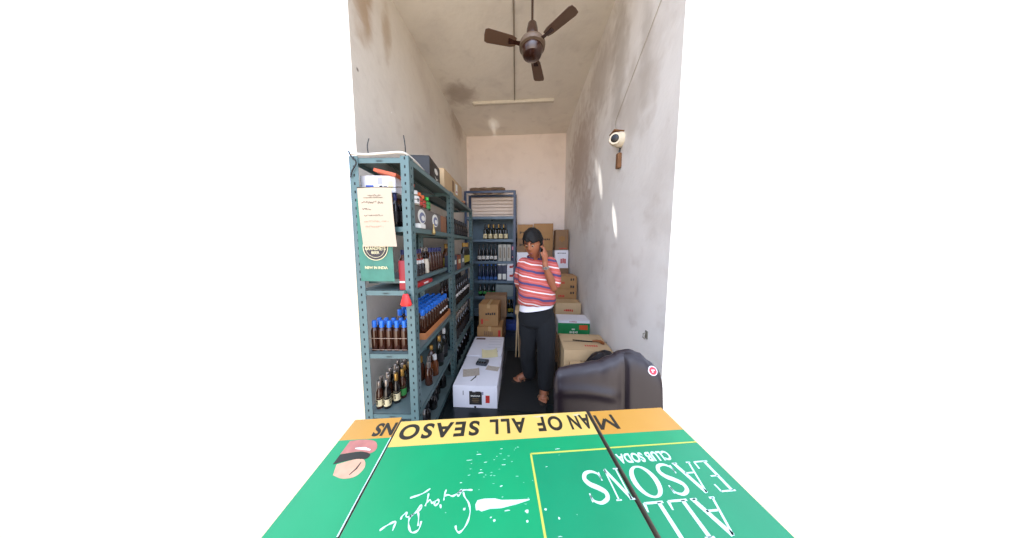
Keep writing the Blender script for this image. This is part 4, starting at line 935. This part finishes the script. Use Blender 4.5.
for i in range(2):
    t = thing('gift_carton', '%s of two dark white-topped cartons on the blue rack' % ['left', 'right'][i], 'carton', (-0.525+0.095*i, yb, LB[3]+e), 0, 'dark white-topped cartons')
    MB().box((0, 0, 0.16), (0.09, 0.08, 0.32), MATS['navy_card'], bev=0.003).obj('carton_body', t)
    MB().box((0, 0, 0.335), (0.091, 0.082, 0.03), m_prw, bev=0.003).obj('lid', t)
    MB().box((0, -0.0406, 0.08), (0.07, 0.0012, 0.12), m_prw).obj('print', t)
for i in range(2):
    z0 = LB[3]+e+i*0.185
    t = thing('white_packet_box', '%s of two stacked white red-marked boxes on the blue rack' % ['lower', 'upper'][i], 'carton', (-0.295, yb+0.02, z0), 0, 'stacked white boxes')
    MB().box((0, 0, 0.09), (0.155, 0.13, 0.18), m_wht, bev=0.004).obj('carton_body', t)
    MB().box((0.01, -0.0656, 0.10), (0.07, 0.0012, 0.045), LBm['red']).box((0.05, -0.0656, 0.12), (0.025, 0.0012, 0.05), LBm['red']).obj('print', t)
row(4, '{o} from left of {n} dark bottles beside the grey box, blue rack', 'dark bottles beside the grey box', lambda i: (-0.95+0.095*i, yb, LB[4]+e), kind='beer', h=0.25, r=0.038, glass='dark', cap='black', lab='green', lz=(0.2, 0.4))
t = thing('grey_box', 'plain grey box filling the right of the blue rack fifth shelf', 'box', (-0.415, yb+0.07, LB[4]+e))
MB().box((0, 0, 0.12), (0.40, 0.20, 0.24), mat('plain_grey_board', (126, 136, 132), 0.6), bev=0.006).obj('carton_body', t)
MB().box((0, 0, 0.243), (0.404, 0.204, 0.012), MATS['plain_grey_board'], bev=0.003).obj('lid', t)
row(7, '{o} from right of {n} yellow-necked bottles low on the blue rack', 'yellow-necked bottles', lambda i: (-0.245-0.082*i, yb, LB[5]+e), kind='wine', h=0.30, r=0.035, glass='dark', cap='gold', lab='yellow', lz=(0.12, 0.36))

# ================================================================== OFFICE CHAIR
m_lea = mat('plum_grey_leather', (40, 31, 36), rough=0.36, var=0.10, scale=30, bump=0.06)
m_lead = mat('plum_black_leather', (35, 27, 32), rough=0.42, var=0.10, scale=30)
ch = thing('office_chair', 'dark plum leather office chair behind the counter', 'chair', (0.44, 1.12, 0))
def lerp_tab(tab, x):
    for (a, va), (b, vb) in zip(tab, tab[1:]):
        if x <= b: 
            t_ = (x-a)/(b-a); t_ = t_*t_*(3-2*t_); return va+(vb-va)*t_
    return tab[-1][1]
TOP = [(-0.285, 0.86), (-0.278, 0.90), (-0.258, 0.920), (-0.15, 0.928), (-0.05, 0.946), (0.02, 0.978), (0.070, 1.010), (0.112, 1.020), (0.16, 1.006), (0.21, 0.968), (0.248, 0.932), (0.264, 0.86)]
def back_shell(x0, x1, off, thick, m, zb=0.47, lumbar=0.0, nx=40, nz=48):
    mb = MB(); fr = []; bk = []
    for i in range(nx+1):
        u = i/nx; x = x0+(x1-x0)*u; zt_ = lerp_tab(TOP, x); f_ = []; b_ = []
        for j in range(nz+1):
            v = j/nz; z = zb+(zt_-zb)*v
            e_ = (1-abs(2*u-1)**10)*(1-abs(2*v-1)**8); hth = thick*0.5*max(0.0, e_)**0.5
            yc = -(1.0 if x < 0 else 0.9)*max(0, abs(x)-0.05)**2 + 0.05*(v-0.5)
            fb_ = lumbar*math.exp(-((z-0.825+0.12*(x+0.25))/0.028)**2)*min(1, max(0, (0.06-x)/0.05))
            crease = 0.010*math.exp(-((x-0.065)/0.008)**2)*(1-v**6)
            f_.append(mb.bm.verts.new((x, yc+off-hth-fb_+crease, z))); b_.append(mb.bm.verts.new((x, yc+off+hth, z)))
        fr.append(f_); bk.append(b_)
    fs = []
    for i in range(nx):
        for j in range(nz):
            fs.append(mb.bm.faces.new((fr[i][j], fr[i+1][j], fr[i+1][j+1], fr[i][j+1]))); fs.append(mb.bm.faces.new((bk[i][j], bk[i][j+1], bk[i+1][j+1], bk[i+1][j])))
        fs.append(mb.bm.faces.new((fr[i][0], bk[i][0], bk[i+1][0], fr[i+1][0]))); fs.append(mb.bm.faces.new((fr[i][nz], fr[i+1][nz], bk[i+1][nz], bk[i][nz])))
    for j in range(nz):
        fs.append(mb.bm.faces.new((fr[0][j], fr[0][j+1], bk[0][j+1], bk[0][j]))); fs.append(mb.bm.faces.new((fr[nx][j], bk[nx][j], bk[nx][j+1], fr[nx][j+1])))
    mb._fin(fs, m); return mb
bkr = back_shell(-0.285, 0.264, 0.0, 0.085, m_lea, lumbar=0.013).obj('backrest', ch, ang=60)
pad = back_shell(0.070, 0.255, -0.020, 0.075, m_lead, zb=0.52, nx=14).obj('side_bolster', bkr, ang=60)
pad.scale = (0.995, 1, 0.992)
Tb = Matrix.Translation((0.200, -0.046, 0.942)) @ Matrix(((1, 0, 0, 0), (0, 0, -1, 0), (0, 1, 0, 0), (0, 0, 0, 1))) @ Matrix.Rotation(R(-28), 4, 'X')
bd = MB().lathe([(0.0225, -0.02), (0.0225, 0.003), (0.019, 0.005)], mat('badge_white', (220, 212, 214), 0.4), 24, M=Tb).obj('badge', bkr)
mb = MB().lathe([(0.0175, 0.0045), (0.0175, 0.0062)], mat('badge_red', (206, 44, 62), 0.4), 24, M=Tb)
mb.box((0, 0.003, 0.0068), (0.016, 0.005, 0.001), MATS['badge_white'], M=Tb).box((-0.003, -0.003, 0.0068), (0.006, 0.010, 0.001), MATS['badge_white'], M=Tb); mb.obj('badge_centre', bd)
sm = MB(); sm.box((0, -0.145, 0.435), (0.48, 0.36, 0.11), m_lea, bev=0.04); sm.obj('seat', ch, ang=60)
for s in (-1, 1):
    ar = MB().tube(curve_pts([(s*0.23, -0.02, 0.42), (s*0.285, -0.04, 0.50), (s*0.285, -0.06, 0.60), (s*0.275, -0.12, 0.645)]), 0.016, m_black, 10).obj('arm_support', ch)
    MB().box((s*0.275, -0.15, 0.655), (0.06, 0.22, 0.035), m_lead, bev=0.014).obj('arm_pad', ar)
MB().lathe([(0.03, 0.10), (0.03, 0.26), (0.022, 0.26), (0.022, 0.385)], m_black, 16, c=(0, -0.10, 0)).obj('gas_column', ch)
for k in range(5):
    a = R(90)+k*2*PI/5; dx, dy = math.cos(a), math.sin(a)
    lg = MB().tube([(0.02*dx, -0.10+0.02*dy, 0.115), (0.14*dx, -0.10+0.12*dy, 0.095), (0.22*dx, -0.10+0.22*dy, 0.072)], [0.024, 0.02, 0.014], m_black, 8).obj('base_leg', ch)
    MB().lathe([(0.018, -0.012), (0.026, -0.010), (0.026, 0.010), (0.018, 0.012)], m_black, 14, M=Matrix.Translation((0.22*dx, -0.10+0.22*dy, 0.0262)) @ Matrix.Rotation(a, 4, 'Z') @ Matrix.Rotation(R(90), 4, 'X')).lathe([(0.006, 0.045), (0.006, 0.075)], m_black, 8, c=(0.22*dx, -0.10+0.22*dy, 0)).obj('caster', lg)

# ================================================================== THE MAN ON THE PHONE
m_skin = mat('brown_skin', (150, 92, 64), 0.5, var=0.08, scale=20)
def remesh(obs, voxel, name, m, smooth=6, fac=0.5):
    """weld several closed meshes into one continuous surface"""
    bmj = bmesh.new()
    for me in obs: bmj.from_mesh(me); bpy.data.meshes.remove(me)
    me = bpy.data.meshes.new(name+'_raw'); bmj.to_mesh(me); bmj.free()
    o = bpy.data.objects.new(name+'_raw', me); C.objects.link(o)
    md = o.modifiers.new('r', 'REMESH'); md.mode = 'VOXEL'; md.voxel_size = voxel
    if smooth:
        sm_ = o.modifiers.new('s', 'SMOOTH'); sm_.iterations = smooth; sm_.factor = fac
    dg = bpy.context.evaluated_depsgraph_get()
    r = bpy.data.meshes.new_from_object(o.evaluated_get(dg)); r.name = name
    bpy.data.objects.remove(o); bpy.data.meshes.remove(me)
    r.materials.clear(); r.materials.append(m)
    for p in r.polygons: p.use_smooth = True; p.material_index = 0
    return r
def limb(pts, radii, seg=14, n=6, flat=None):
    """a tapering closed tube through joints, rounded at both ends"""
    P = [Vector(p) for p in pts]; cp = curve_pts(P, n); rr_ = []
    for i in range(len(radii)-1):
        for k in range(n):
            t_ = k/n; t_ = t_*t_*(3-2*t_); rr_.append(radii[i]+(radii[i+1]-radii[i])*t_)
    rr_.append(radii[-1])
    d0 = (cp[1]-cp[0]).normalized(); d1 = (cp[-1]-cp[-2]).normalized()
    head = [(cp[0]-d0*rr_[0]*c_, rr_[0]*s_) for c_, s_ in ((0.98, 0.2), (0.75, 0.66), (0.4, 0.92))]
    tail = [(cp[-1]+d1*rr_[-1]*c_, rr_[-1]*s_) for c_, s_ in ((0.4, 0.92), (0.75, 0.66), (0.98, 0.2))]
    pts2 = [h[0] for h in head]+cp+[t_[0] for t_ in tail]; r2 = [h[1] for h in head]+rr_+[t_[1] for t_ in tail]
    return MB().tube(pts2, r2, m_skin, seg).mesh('limb')
def ell_rings(spec, seg=28):
    """spec rows: (z, cx, cy, rx, ry, tilt_x): superellipse rings; tilt lifts the ring along x"""
    out_ = []
    for (z, cx_, cy_, rx, ry, tl) in spec:
        ring_ = []
        for k in range(seg):
            a = 2*PI*k/seg; ca, sa = math.cos(a), math.sin(a)
            x = rx*math.copysign(abs(ca)**0.85, ca); y = ry*math.copysign(abs(sa)**0.85, sa)
            ring_.append((cx_+x, cy_+y, z+tl*x))
        out_.append(ring_)
    return out_
MX, MY = 0.12, 2.24          # where he stands
man = thing('person', 'man in red striped polo shirt and dark trousers talking on a phone', 'person', (MX, MY, 0))
# joints, relative to (MX, MY)
HEAD = Vector((-0.040, -0.115, 1.578))
HR = Matrix.Rotation(R(-24), 4, 'Z') @ Matrix.Rotation(R(16), 4, 'X') @ Matrix.Rotation(R(-4), 4, 'Y')   # turned to the left of the picture, looking down
HS = 1.065
def head_mesh():
    b = bmesh.new(); bmesh.ops.create_uvsphere(b, u_segments=48, v_segments=36, radius=1.0)
    for v in b.verts:
        x, y, z = v.co
        g = lambda cx_, cz_, sx_, sz_: math.exp(-((x-cx_)/sx_)**2-((z-cz_)/sz_)**2)
        fr = max(0.0, -y)
        X = x*0.076*HS; Y = y*0.097*HS; Z = z*0.122*HS
        if z < 0:                                    # jaw narrows, chin comes forward
            t_ = -z; X *= 1-0.30*t_**1.5; Y = Y*(1-0.10*t_) - 0.012*t_
            if y > 0: Y *= 1-0.35*t_
        else: Y *= 1+0.03*z
        if y < 0: Y *= 1-0.05*(1-abs(x))
        if fr > 0.2:
            Y -= 0.030*g(0, -0.14, 0.14, 0.15)*fr + 0.015*g(0, 0.05, 0.09, 0.18)*fr      # nose
            Y -= 0.006*g(0.10, -0.20, 0.10, 0.07)*fr + 0.006*g(-0.10, -0.20, 0.10, 0.07)*fr
            Y += 0.013*(g(0.36, 0.08, 0.19, 0.11)+g(-0.36, 0.08, 0.19, 0.11))*fr         # eye sockets
            Y -= 0.007*(g(0.34, 0.24, 0.26, 0.08)+g(-0.34, 0.24, 0.26, 0.08))*fr         # brows
            Y -= 0.008*g(0, -0.46, 0.22, 0.06)*fr + 0.007*g(0, -0.58, 0.18, 0.06)*fr     # lips
            Y += 0.006*g(0, -0.515, 0.24, 0.025)*fr
            Y -= 0.008*g(0, -0.82, 0.24, 0.14)*fr                                         # chin
            Y -= 0.005*(g(0.5, -0.2, 0.2, 0.2)+g(-0.5, -0.2, 0.2, 0.2))*fr               # cheeks
        v.co = HR @ Vector((X, Y, Z)) + HEAD
    me = bpy.data.meshes.new('head'); b.to_mesh(me); b.free(); return me
def hp(x, y, z): return HR @ Vector((x, y, z))*HS + HEAD
def ear(s):
    pts = [(s*0.076, 0.012, -0.03), (s*0.082, 0.014, -0.01), (s*0.087, 0.022, 0.015), (s*0.083, 0.018, 0.035)]
    return limb([hp(*p) for p in pts], [0.010, 0.011, 0.014, 0.009], 10, 4)
SHL = Vector((0.155, -0.02, 1.385)); SHR_ = Vector((-0.150, 0.02, 1.375))
ELB = Vector((0.165, -0.125, 1.150)); WR = Vector((0.075, -0.205, 1.362))
PALM = Vector((0.066, -0.205, 1.445))
ELR = Vector((-0.185, 0.12, 1.12)); WRR = Vector((-0.085, 0.185, 0.965))
parts = [head_mesh(), ear(1), ear(-1)]
parts.append(limb([(0.0, 0.0, 1.36), (-0.012, -0.03, 1.44), (-0.03, -0.085, 1.52)], [0.064, 0.056, 0.056]))
tor = MB().loft(ell_rings([(0.84, 0.01, 0.01, 0.10, 0.08, 0), (0.92, 0.01, 0.0, 0.150, 0.105, 0), (1.02, 0.0, -0.012, 0.150, 0.115, 0), (1.12, 0.0, -0.01, 0.148, 0.112, 0), (1.24, 0.0, 0.0, 0.158, 0.108, 0), (1.33, 0.0, 0.0, 0.160, 0.095, 0), (1.39, 0.0, 0.0, 0.125, 0.070, 0), (1.42, 0.0, -0.01, 0.06, 0.05, 0)]), m_skin).mesh('torso')
parts.append(tor)
parts.append(limb([SHL+Vector((-0.02, 0, -0.01)), (SHL+ELB)/2+Vector((0.006, 0.0, 0)), ELB], [0.040, 0.047, 0.038]))
parts.append(limb([ELB, ELB.lerp(WR, 0.35), WR, PALM], [0.040, 0.041, 0.027, 0.027]))
parts.append(limb([SHR_+Vector((0.02, 0, -0.01)), (SHR_+ELR)/2, ELR], [0.040, 0.047, 0.038]))
parts.append(limb([ELR, ELR.lerp(WRR, 0.35), WRR, WRR+Vector((0.05, 0.008, -0.03))], [0.040, 0.040, 0.027, 0.028]))
HL, HRt = Vector((0.085, 0.0, 0.90)), Vector((-0.075, 0.03, 0.90))
KL, KR = Vector((0.105, -0.055, 0.49)), Vector((-0.070, 0.055, 0.49))
AL, AR = Vector((0.105, -0.050, 0.095)), Vector((-0.090, 0.150, 0.095))
for h_, k_, a_ in ((HL, KL, AL), (HRt, KR, AR)):
    parts.append(limb([h_, h_.lerp(k_, .5), k_, k_.lerp(a_, .35), a_], [0.085, 0.075, 0.055, 0.052, 0.036]))
FL = (Vector((0.105, -0.015, 0.035)), Vector((0.060, -0.215, 0.028)))      # heel, toes
FRt = (Vector((-0.070, 0.175, 0.035)), Vector((-0.225, 0.105, 0.028)))
for a_, (heel, toe) in ((AL, FL), (AR, FRt)):
    parts.append(limb([heel+Vector((0, 0, 0.012)), heel.lerp(toe, .35)+Vector((0, 0, 0.022)), heel.lerp(toe, .72)+Vector((0, 0, 0.006))], [0.036, 0.040, 0.034]))
    parts.append(limb([a_, heel.lerp(toe, .2)+Vector((0, 0, 0.03))], [0.036, 0.040]))
    d = (toe-heel).normalized(); nn = Vector((-d.y, d.x, 0))
    inner = -1 if a_ is AL else 1
    for k in range(5):
        o_ = (k-2)*0.0165*inner; L_ = [0.0, 0.004, -0.002, -0.010, -0.020][k]
        p0 = heel.lerp(toe, .70)+nn*o_*0.9; p1 = toe+nn*o_*1.05+d*L_
        p0.z = 0.028; p1.z = 0.022
        parts.append(limb([p0, p1], [0.013, 0.0125 if k == 0 else 0.0095], 8, 3))
# left hand holding the phone to the ear: fingers along the back of the phone, thumb on its near edge
fdir = Vector((-0.05, 0.33, 0.94)).normalized(); side_ = Vector((-0.40, -0.90, 0.2)); side_ = (side_-fdir*side_.dot(fdir)).normalized(); nrm = fdir.cross(side_).normalized()
if nrm.dot(HEAD-PALM) < 0: nrm = -nrm
parts.append(limb([PALM-fdir*0.02, PALM+fdir*0.02, PALM+fdir*0.045], [0.026, 0.030, 0.028], 14, 4))
for k in range(-1, 2): parts.append(limb([PALM-fdir*0.01+side_*0.018*k, PALM+fdir*0.05+side_*0.020*k], [0.019, 0.016], 10, 4))
for k, Lf in enumerate((0.066, 0.076, 0.070, 0.055)):
    b0 = PALM+fdir*0.050+side_*(0.031-0.0205*k)
    p1 = b0+fdir*Lf*0.45-nrm*0.006; p2 = b0+fdir*Lf*0.80+nrm*0.008; p3 = b0+fdir*Lf*0.95+nrm*0.024
    parts.append(limb([b0, p1, p2, p3], [0.0100, 0.0092, 0.0084, 0.0072], 10, 4))
t0 = PALM-fdir*0.005+side_*0.026; parts.append(limb([t0, t0+side_*0.022+fdir*0.022+nrm*0.006, t0+side_*0.020+fdir*0.052+nrm*0.018], [0.0135, 0.0115, 0.0090], 10, 4))
# right hand resting behind his back, loosely curled
f2 = Vector((0.83, 0.10, -0.55)).normalized(); s2 = Vector((0.55, 0.0, 0.83)); s2 = (s2-f2*s2.dot(f2)).normalized(); n2 = f2.cross(s2)
P2 = WRR+f2*0.06
parts.append(limb([WRR, P2+f2*0.025], [0.027, 0.030], 12, 4))
for k, Lf in enumerate((0.070, 0.080, 0.074, 0.058)):
    b0 = P2+f2*0.030+s2*(0.030-0.020*k); parts.append(limb([b0, b0+f2*Lf*.45, b0+f2*Lf*.8-n2*0.012, b0+f2*Lf*.88-n2*0.03], [0.0100, 0.0092, 0.0084, 0.0074], 10, 4))
t0 = WRR+f2*0.045+s2*0.028; parts.append(limb([t0, t0+s2*0.024+f2*0.020, t0+s2*0.028+f2*0.048], [0.0135, 0.0115, 0.0095], 10, 4))
bo = bpy.data.objects.new('body', remesh(parts, 0.0048, 'body', m_skin, smooth=3)); C.objects.link(bo); bo.parent = man
# eyes, brows, mouth
m_eye = mat('eye_white', (158, 146, 136), 0.3); m_iris = mat('dark_iris', (30, 20, 16), 0.2)
for s in (-1, 1):
    ey = MB().lathe([(0.002, -0.0118), (0.008, -0.009), (0.012, 0), (0.008, 0.009), (0.002, 0.0118)], m_eye, 14, M=Matrix.Translation(hp(s*0.028, -0.0762, 0.007))).obj('eye', man, ang=60)
    MB().lathe([(0.0075, 0), (0.0075, 0.002)], m_iris, 14, M=Matrix.Translation(hp(s*0.028, -0.0877, 0.003)) @ HR @ Matrix.Rotation(R(100), 4, 'X')).obj('iris', ey)
m_lip = mat('lip', (120, 62, 54), 0.5); m_hair = mat('black_hair', (13, 11, 11), 0.6, var=0.3, scale=80, bump=0.3, spec=0.25)
MB().tube([hp(-0.022, -0.090, -0.062), hp(-0.010, -0.0985, -0.0605), hp(0.010, -0.0985, -0.0605), hp(0.022, -0.090, -0.062)], [0.003, 0.0058, 0.0058, 0.003], m_lip, 8).obj('mouth', man, ang=60)
for s in (-1, 1):
    MB().tube([hp(s*0.012, -0.0965, 0.029), hp(s*0.030, -0.0940, 0.034), hp(s*0.046, -0.083, 0.030)], [0.003, 0.0045, 0.0025], m_hair, 8).obj('eyebrow', man, ang=60)
# hair: a thick cap with a side parting and fringe
b = bmesh.new(); bmesh.ops.create_uvsphere(b, u_segments=56, v_segments=40, radius=1.0)
kill = []
for v in b.verts:
    x, y, z = v.co
    low = 0.30 if y < -0.25 else (-0.10 if abs(x) > 0.5 and y < 0.35 else -0.62)
    if y < -0.25: low = 0.30 - 0.16*x + 0.06*math.sin(x*9)
    if z < low: kill.append(v)
    nse = noise.noise(Vector((x*4, y*4, z*5)))*0.009 + noise.noise(Vector((x*13, y*13, z*4)))*0.007
    th_ = 0.023 + 0.012*max(0, z) + nse
    X = x*(0.078+th_*0.75); Y = y*(0.099+th_*0.8); Z = z*(0.120+th_)
    if z < 0: Y *= 1-0.28*(-z) if y > 0 else 1; X *= 1-0.22*(-z)
    v.co = HR @ Vector((X, Y, Z))*HS + HEAD
bmesh.ops.delete(b, geom=kill, context='VERTS')
me = bpy.data.meshes.new('hair_raw'); b.to_mesh(me); b.free()
o = bpy.data.objects.new('hair_raw', me); C.objects.link(o); md = o.modifiers.new('s', 'SOLIDIFY'); md.thickness = 0.02; md.offset = -1
dg = bpy.context.evaluated_depsgraph_get(); hm = bpy.data.meshes.new_from_object(o.evaluated_get(dg)); bpy.data.objects.remove(o)
hm = remesh([hm], 0.005, 'hair', m_hair, smooth=2)
ho = bpy.data.objects.new('hair', hm); C.objects.link(ho); ho.parent = man
# spectacles
m_rim = mat('gold_rim', (170, 126, 70), 0.3, metal=0.7)
gm = MB()
for s in (-1, 1):
    gm.tube([hp(s*0.030+0.019*math.cos(a*PI/10), -0.103+0.004*abs(math.cos(a*PI/10)), 0.004+0.015*math.sin(a*PI/10)) for a in range(21)], 0.0016, m_rim, 6)
    gm.tube([hp(s*0.049, -0.098, 0.008), hp(s*0.080, -0.05, 0.010), hp(s*0.084, 0.01, 0.012)], 0.0015, m_rim, 6)
gm.tube([hp(-0.011, -0.104, 0.006), hp(0, -0.107, 0.009), hp(0.011, -0.104, 0.006)], 0.0015, m_rim, 6)
gm.obj('glasses', man)
# shirt
m_sh = bpy.data.materials.new('striped_knit'); m_sh.use_nodes = True; t = m_sh.node_tree; pb = t.nodes['Principled BSDF']; pb.inputs['Roughness'].default_value = 0.85
tcn = t.nodes.new('ShaderNodeTexCoord'); sp = t.nodes.new('ShaderNodeSeparateXYZ'); t.links.new(tcn.outputs['Object'], sp.inputs[0])
nz = t.nodes.new('ShaderNodeTexNoise'); nz.inputs['Scale'].default_value = 5; t.links.new(tcn.outputs['Object'], nz.inputs['Vector'])
def mth(op, a, b_=None):
    x = t.nodes.new('ShaderNodeMath'); x.operation = op
    for i, q_ in enumerate((a, b_)):
        if q_ is None: continue
        if isinstance(q_, (int, float)): x.inputs[i].default_value = q_
        else: t.links.new(q_, x.inputs[i])
    return x.outputs[0]
zz_ = mth('ADD', sp.outputs['Z'], mth('MULTIPLY', sp.outputs['X'], 0.16)); zz_ = mth('ADD', zz_, mth('MULTIPLY', nz.outputs['Fac'], 0.05))
fr_ = mth('FRACT', mth('MULTIPLY', mth('ADD', zz_, 0.045), 1/0.128))
rp_ = t.nodes.new('ShaderNodeValToRGB'); rp_.color_ramp.interpolation = 'CONSTANT'; els = rp_.color_ramp.elements
RED = srgb(184, 84, 74); RED2 = srgb(174, 72, 66); NAV = srgb(70, 62, 104); WHT = srgb(224, 214, 214); PNK = srgb(190, 106, 106)
els[0].position = 0.0; els[0].color = RED; els[1].position = 0.20; els[1].color = WHT
for p_, c_ in ((0.30, RED), (0.42, PNK), (0.52, RED2), (0.66, NAV), (0.82, RED), (0.92, PNK)):
    e_ = els.new(p_); e_.color = c_
t.links.new(fr_, rp_.inputs[0]); t.links.new(rp_.outputs[0], pb.inputs['Base Color'])
tsh = MB().loft(ell_rings([(0.975, 0.005, -0.020, 0.150, 0.118, 0.0), (0.965, 0.005, -0.022, 0.182, 0.140, 0.03), (0.985, 0.004, -0.028, 0.192, 0.152, 0.03), (1.04, 0.002, -0.035, 0.188, 0.158, 0.02), (1.12, 0.0, -0.030, 0.180, 0.150, 0), (1.22, 0.0, -0.012, 0.180, 0.134, 0), (1.31, 0.0, 0.0, 0.186, 0.120, 0), (1.37, 0.0, 0.0, 0.172, 0.098, 0), (1.41, 0.0, -0.002, 0.125, 0.078, 0), (1.435, -0.004, -0.012, 0.080, 0.070, 0), (1.440, -0.004, -0.012, 0.05, 0.05, 0)]), m_sh).mesh('t')
slv = [tsh, limb([SHL+Vector((-0.02, 0, -0.005)), SHL.lerp(ELB, .5)+Vector((0.012, 0.004, 0)), SHL.lerp(ELB, .80)+Vector((0.004, 0.004, 0))], [0.070, 0.068, 0.066]),
       limb([SHR_+Vector((0.02, 0, -0.005)), SHR_.lerp(ELR, .5), SHR_.lerp(ELR, .78)], [0.070, 0.066, 0.064])]
sho = bpy.data.objects.new('polo_shirt', remesh(slv, 0.0085, 'polo_shirt', m_sh, smooth=8)); C.objects.link(sho); sho.parent = man
for v in sho.data.vertices:      # soft folds of the loose knit
    c_ = v.co; k_ = noise.noise(Vector((c_.x*9+3, c_.y*9, c_.z*7)))*0.010 + noise.noise(Vector((c_.x*4, c_.y*4, c_.z*20+c_.x*22)))*0.007
    v.co = c_ + v.normal*(0.004 + k_*max(0, min(1, (1.34-c_.z)/0.1)))
# collar
cr = MB(); ringo = []; ringi = []
for k in range(25):
    a = R(-90)+R(18)+(2*PI-R(36))*k/24
    cxx, cyy = -0.012+0.078*math.cos(a), -0.018+0.080*math.sin(a); zt_ = 1.448+0.020*math.sin(a)
    ringo.append((cxx, cyy, zt_))
cr.tube(ringo, 0.012, m_sh, 8).obj('collar', sho)
# white vest under the hem
m_vest = mat('white_cotton', (226, 222, 228), 0.85, var=0.04)
ve = MB().loft(ell_rings([(0.99, 0.003, -0.02, 0.172, 0.128, 0.0), (0.95, 0.002, -0.022, 0.176, 0.134, 0.09), (0.918, 0.000, -0.022, 0.177, 0.136, 0.17), (0.914, 0.000, -0.020, 0.168, 0.128, 0.17), (0.96, 0.002, -0.015, 0.150, 0.11, 0.05)]), m_vest)
ve.obj('undershirt', man, ang=60)
# trousers
m_tr = mat('blue_black_cloth', (14, 17, 22), 0.9, var=0.18, scale=30)
hips = MB().loft(ell_rings([(0.955, 0.008, -0.005, 0.10, 0.08, 0), (0.958, 0.008, -0.006, 0.166, 0.118, 0), (0.90, 0.006, 0.0, 0.176, 0.128, 0), (0.82, 0.006, 0.01, 0.184, 0.134, 0), (0.74, 0.006, 0.012, 0.170, 0.12, 0), (0.70, 0.006, 0.012, 0.10, 0.08, 0)]), m_tr).mesh('h')
tz = [hips]
tz.append(limb([HL+Vector((0.012, 0.005, -0.09)), HL.lerp(KL, .5)+Vector((0.008, 0.005, 0)), KL+Vector((0, 0.006, 0)), KL.lerp(AL, .5)+Vector((0, 0.01, 0)), AL+Vector((-0.004, -0.01, 0.012))], [0.110, 0.106, 0.094, 0.088, 0.084]))
tz.append(limb([HRt+Vector((-0.012, 0.005, -0.09)), HRt.lerp(KR, .5)+Vector((-0.006, 0.005, 0)), KR+Vector((-0.002, 0.006, 0)), KR.lerp(AR, .5)+Vector((0, 0.01, 0)), AR+Vector((0.025, 0.0, 0.012))], [0.110, 0.104, 0.094, 0.088, 0.084]))
tro = bpy.data.objects.new('trousers', remesh(tz, 0.0095, 'trousers', m_tr, smooth=6)); C.objects.link(tro); tro.parent = man
for v in tro.data.vertices:
    c_ = v.co; v.co = c_ + v.normal*(noise.noise(Vector((c_.x*14, c_.y*14, c_.z*4)))*0.010 + noise.noise(Vector((c_.x*5, c_.y*5, c_.z*16)))*0.005*max(0, 1-c_.z/0.6))
MB().loft(ell_rings([(0.925, 0.008, -0.006, 0.177, 0.128, 0), (0.958, 0.008, -0.006, 0.174, 0.126, 0)]), mat('black_belt_leather', (18, 16, 16), 0.4), cap=True).obj('belt', tro)
# sandals
m_san = mat('tan_sandal', (112, 78, 54), 0.6, var=0.2); m_sole = mat('dark_sole', (44, 34, 28), 0.8)
for heel, toe in (FL, FRt):
    d = (toe-heel).normalized(); nn = Vector((-d.y, d.x, 0)); Ltot = (toe-heel).length
    out_ = []
    for k in range(28):
        a = 2*PI*k/28; u = math.cos(a); w = 0.043+0.010*u
        p = heel.lerp(toe, .5)+d*(u*(Ltot/2+0.045))+nn*(math.sin(a)*w); out_.append((p.x, p.y))
    sdl = MB().prism(out_, 0.009, 0.017, m_sole).obj('sandal', man)
    mb = MB()
    for f_, hh, ww in ((0.42, 0.076, 0.043), (0.74, 0.054, 0.050)):
        c0 = heel.lerp(toe, f_); mb.tube(curve_pts([Vector((c0.x, c0.y, 0.016))+nn*ww, Vector((c0.x, c0.y, hh*0.72))+nn*ww*0.86, Vector((c0.x, c0.y, hh)), Vector((c0.x, c0.y, hh*0.72))-nn*ww*0.86, Vector((c0.x, c0.y, 0.016))-nn*ww]), 0.009, m_san, 8)
    mb.obj('strap', sdl)
# watch
wd = (PALM-WR).normalized(); wq = wd.to_track_quat('Z', 'Y').to_matrix().to_4x4()
wt = MB().lathe([(0.0300, -0.010), (0.0325, -0.007), (0.0325, 0.007), (0.0300, 0.010)], mat('steel_strap', (176, 168, 156), 0.3, metal=0.6), 20, M=Matrix.Translation(WR-wd*0.008) @ wq, cap=False).obj('wristwatch', man)
vd = Vector((-0.10, -1, 0.15)); vd = (vd-wd*vd.dot(wd)).normalized()
MB().lathe([(0.017, -0.004), (0.018, 0.004), (0.015, 0.007)], MATS['silver_cap'], 20, M=Matrix.Translation(WR-wd*0.008+vd*0.033) @ vd.to_track_quat('Z', 'Y').to_matrix().to_4x4()).lathe([(0.0135, 0.0065), (0.0135, 0.0078)], mat('watch_dial', (40, 44, 56), 0.2), 20, M=Matrix.Translation(WR-wd*0.008+vd*0.033) @ vd.to_track_quat('Z', 'Y').to_matrix().to_4x4()).obj('watch_case', wt)
# the phone he holds
pcn = PALM+fdir*0.062+nrm*0.028
Rm = Matrix((side_, fdir, nrm)).transposed().to_4x4()
phn = thing('mobile_phone', 'dark mobile phone held to his ear by the man', 'phone', Vector((MX, MY, 0))+pcn)
MB().box((0, 0, 0), (0.068, 0.140, 0.009), m_black, bev=0.004, M=Rm).obj('phone_body', phn)
MB().box((0, 0, 0.0048), (0.062, 0.128, 0.0012), mat('dark_screen', (8, 8, 12), 0.1), M=Rm).obj('screen', phn)
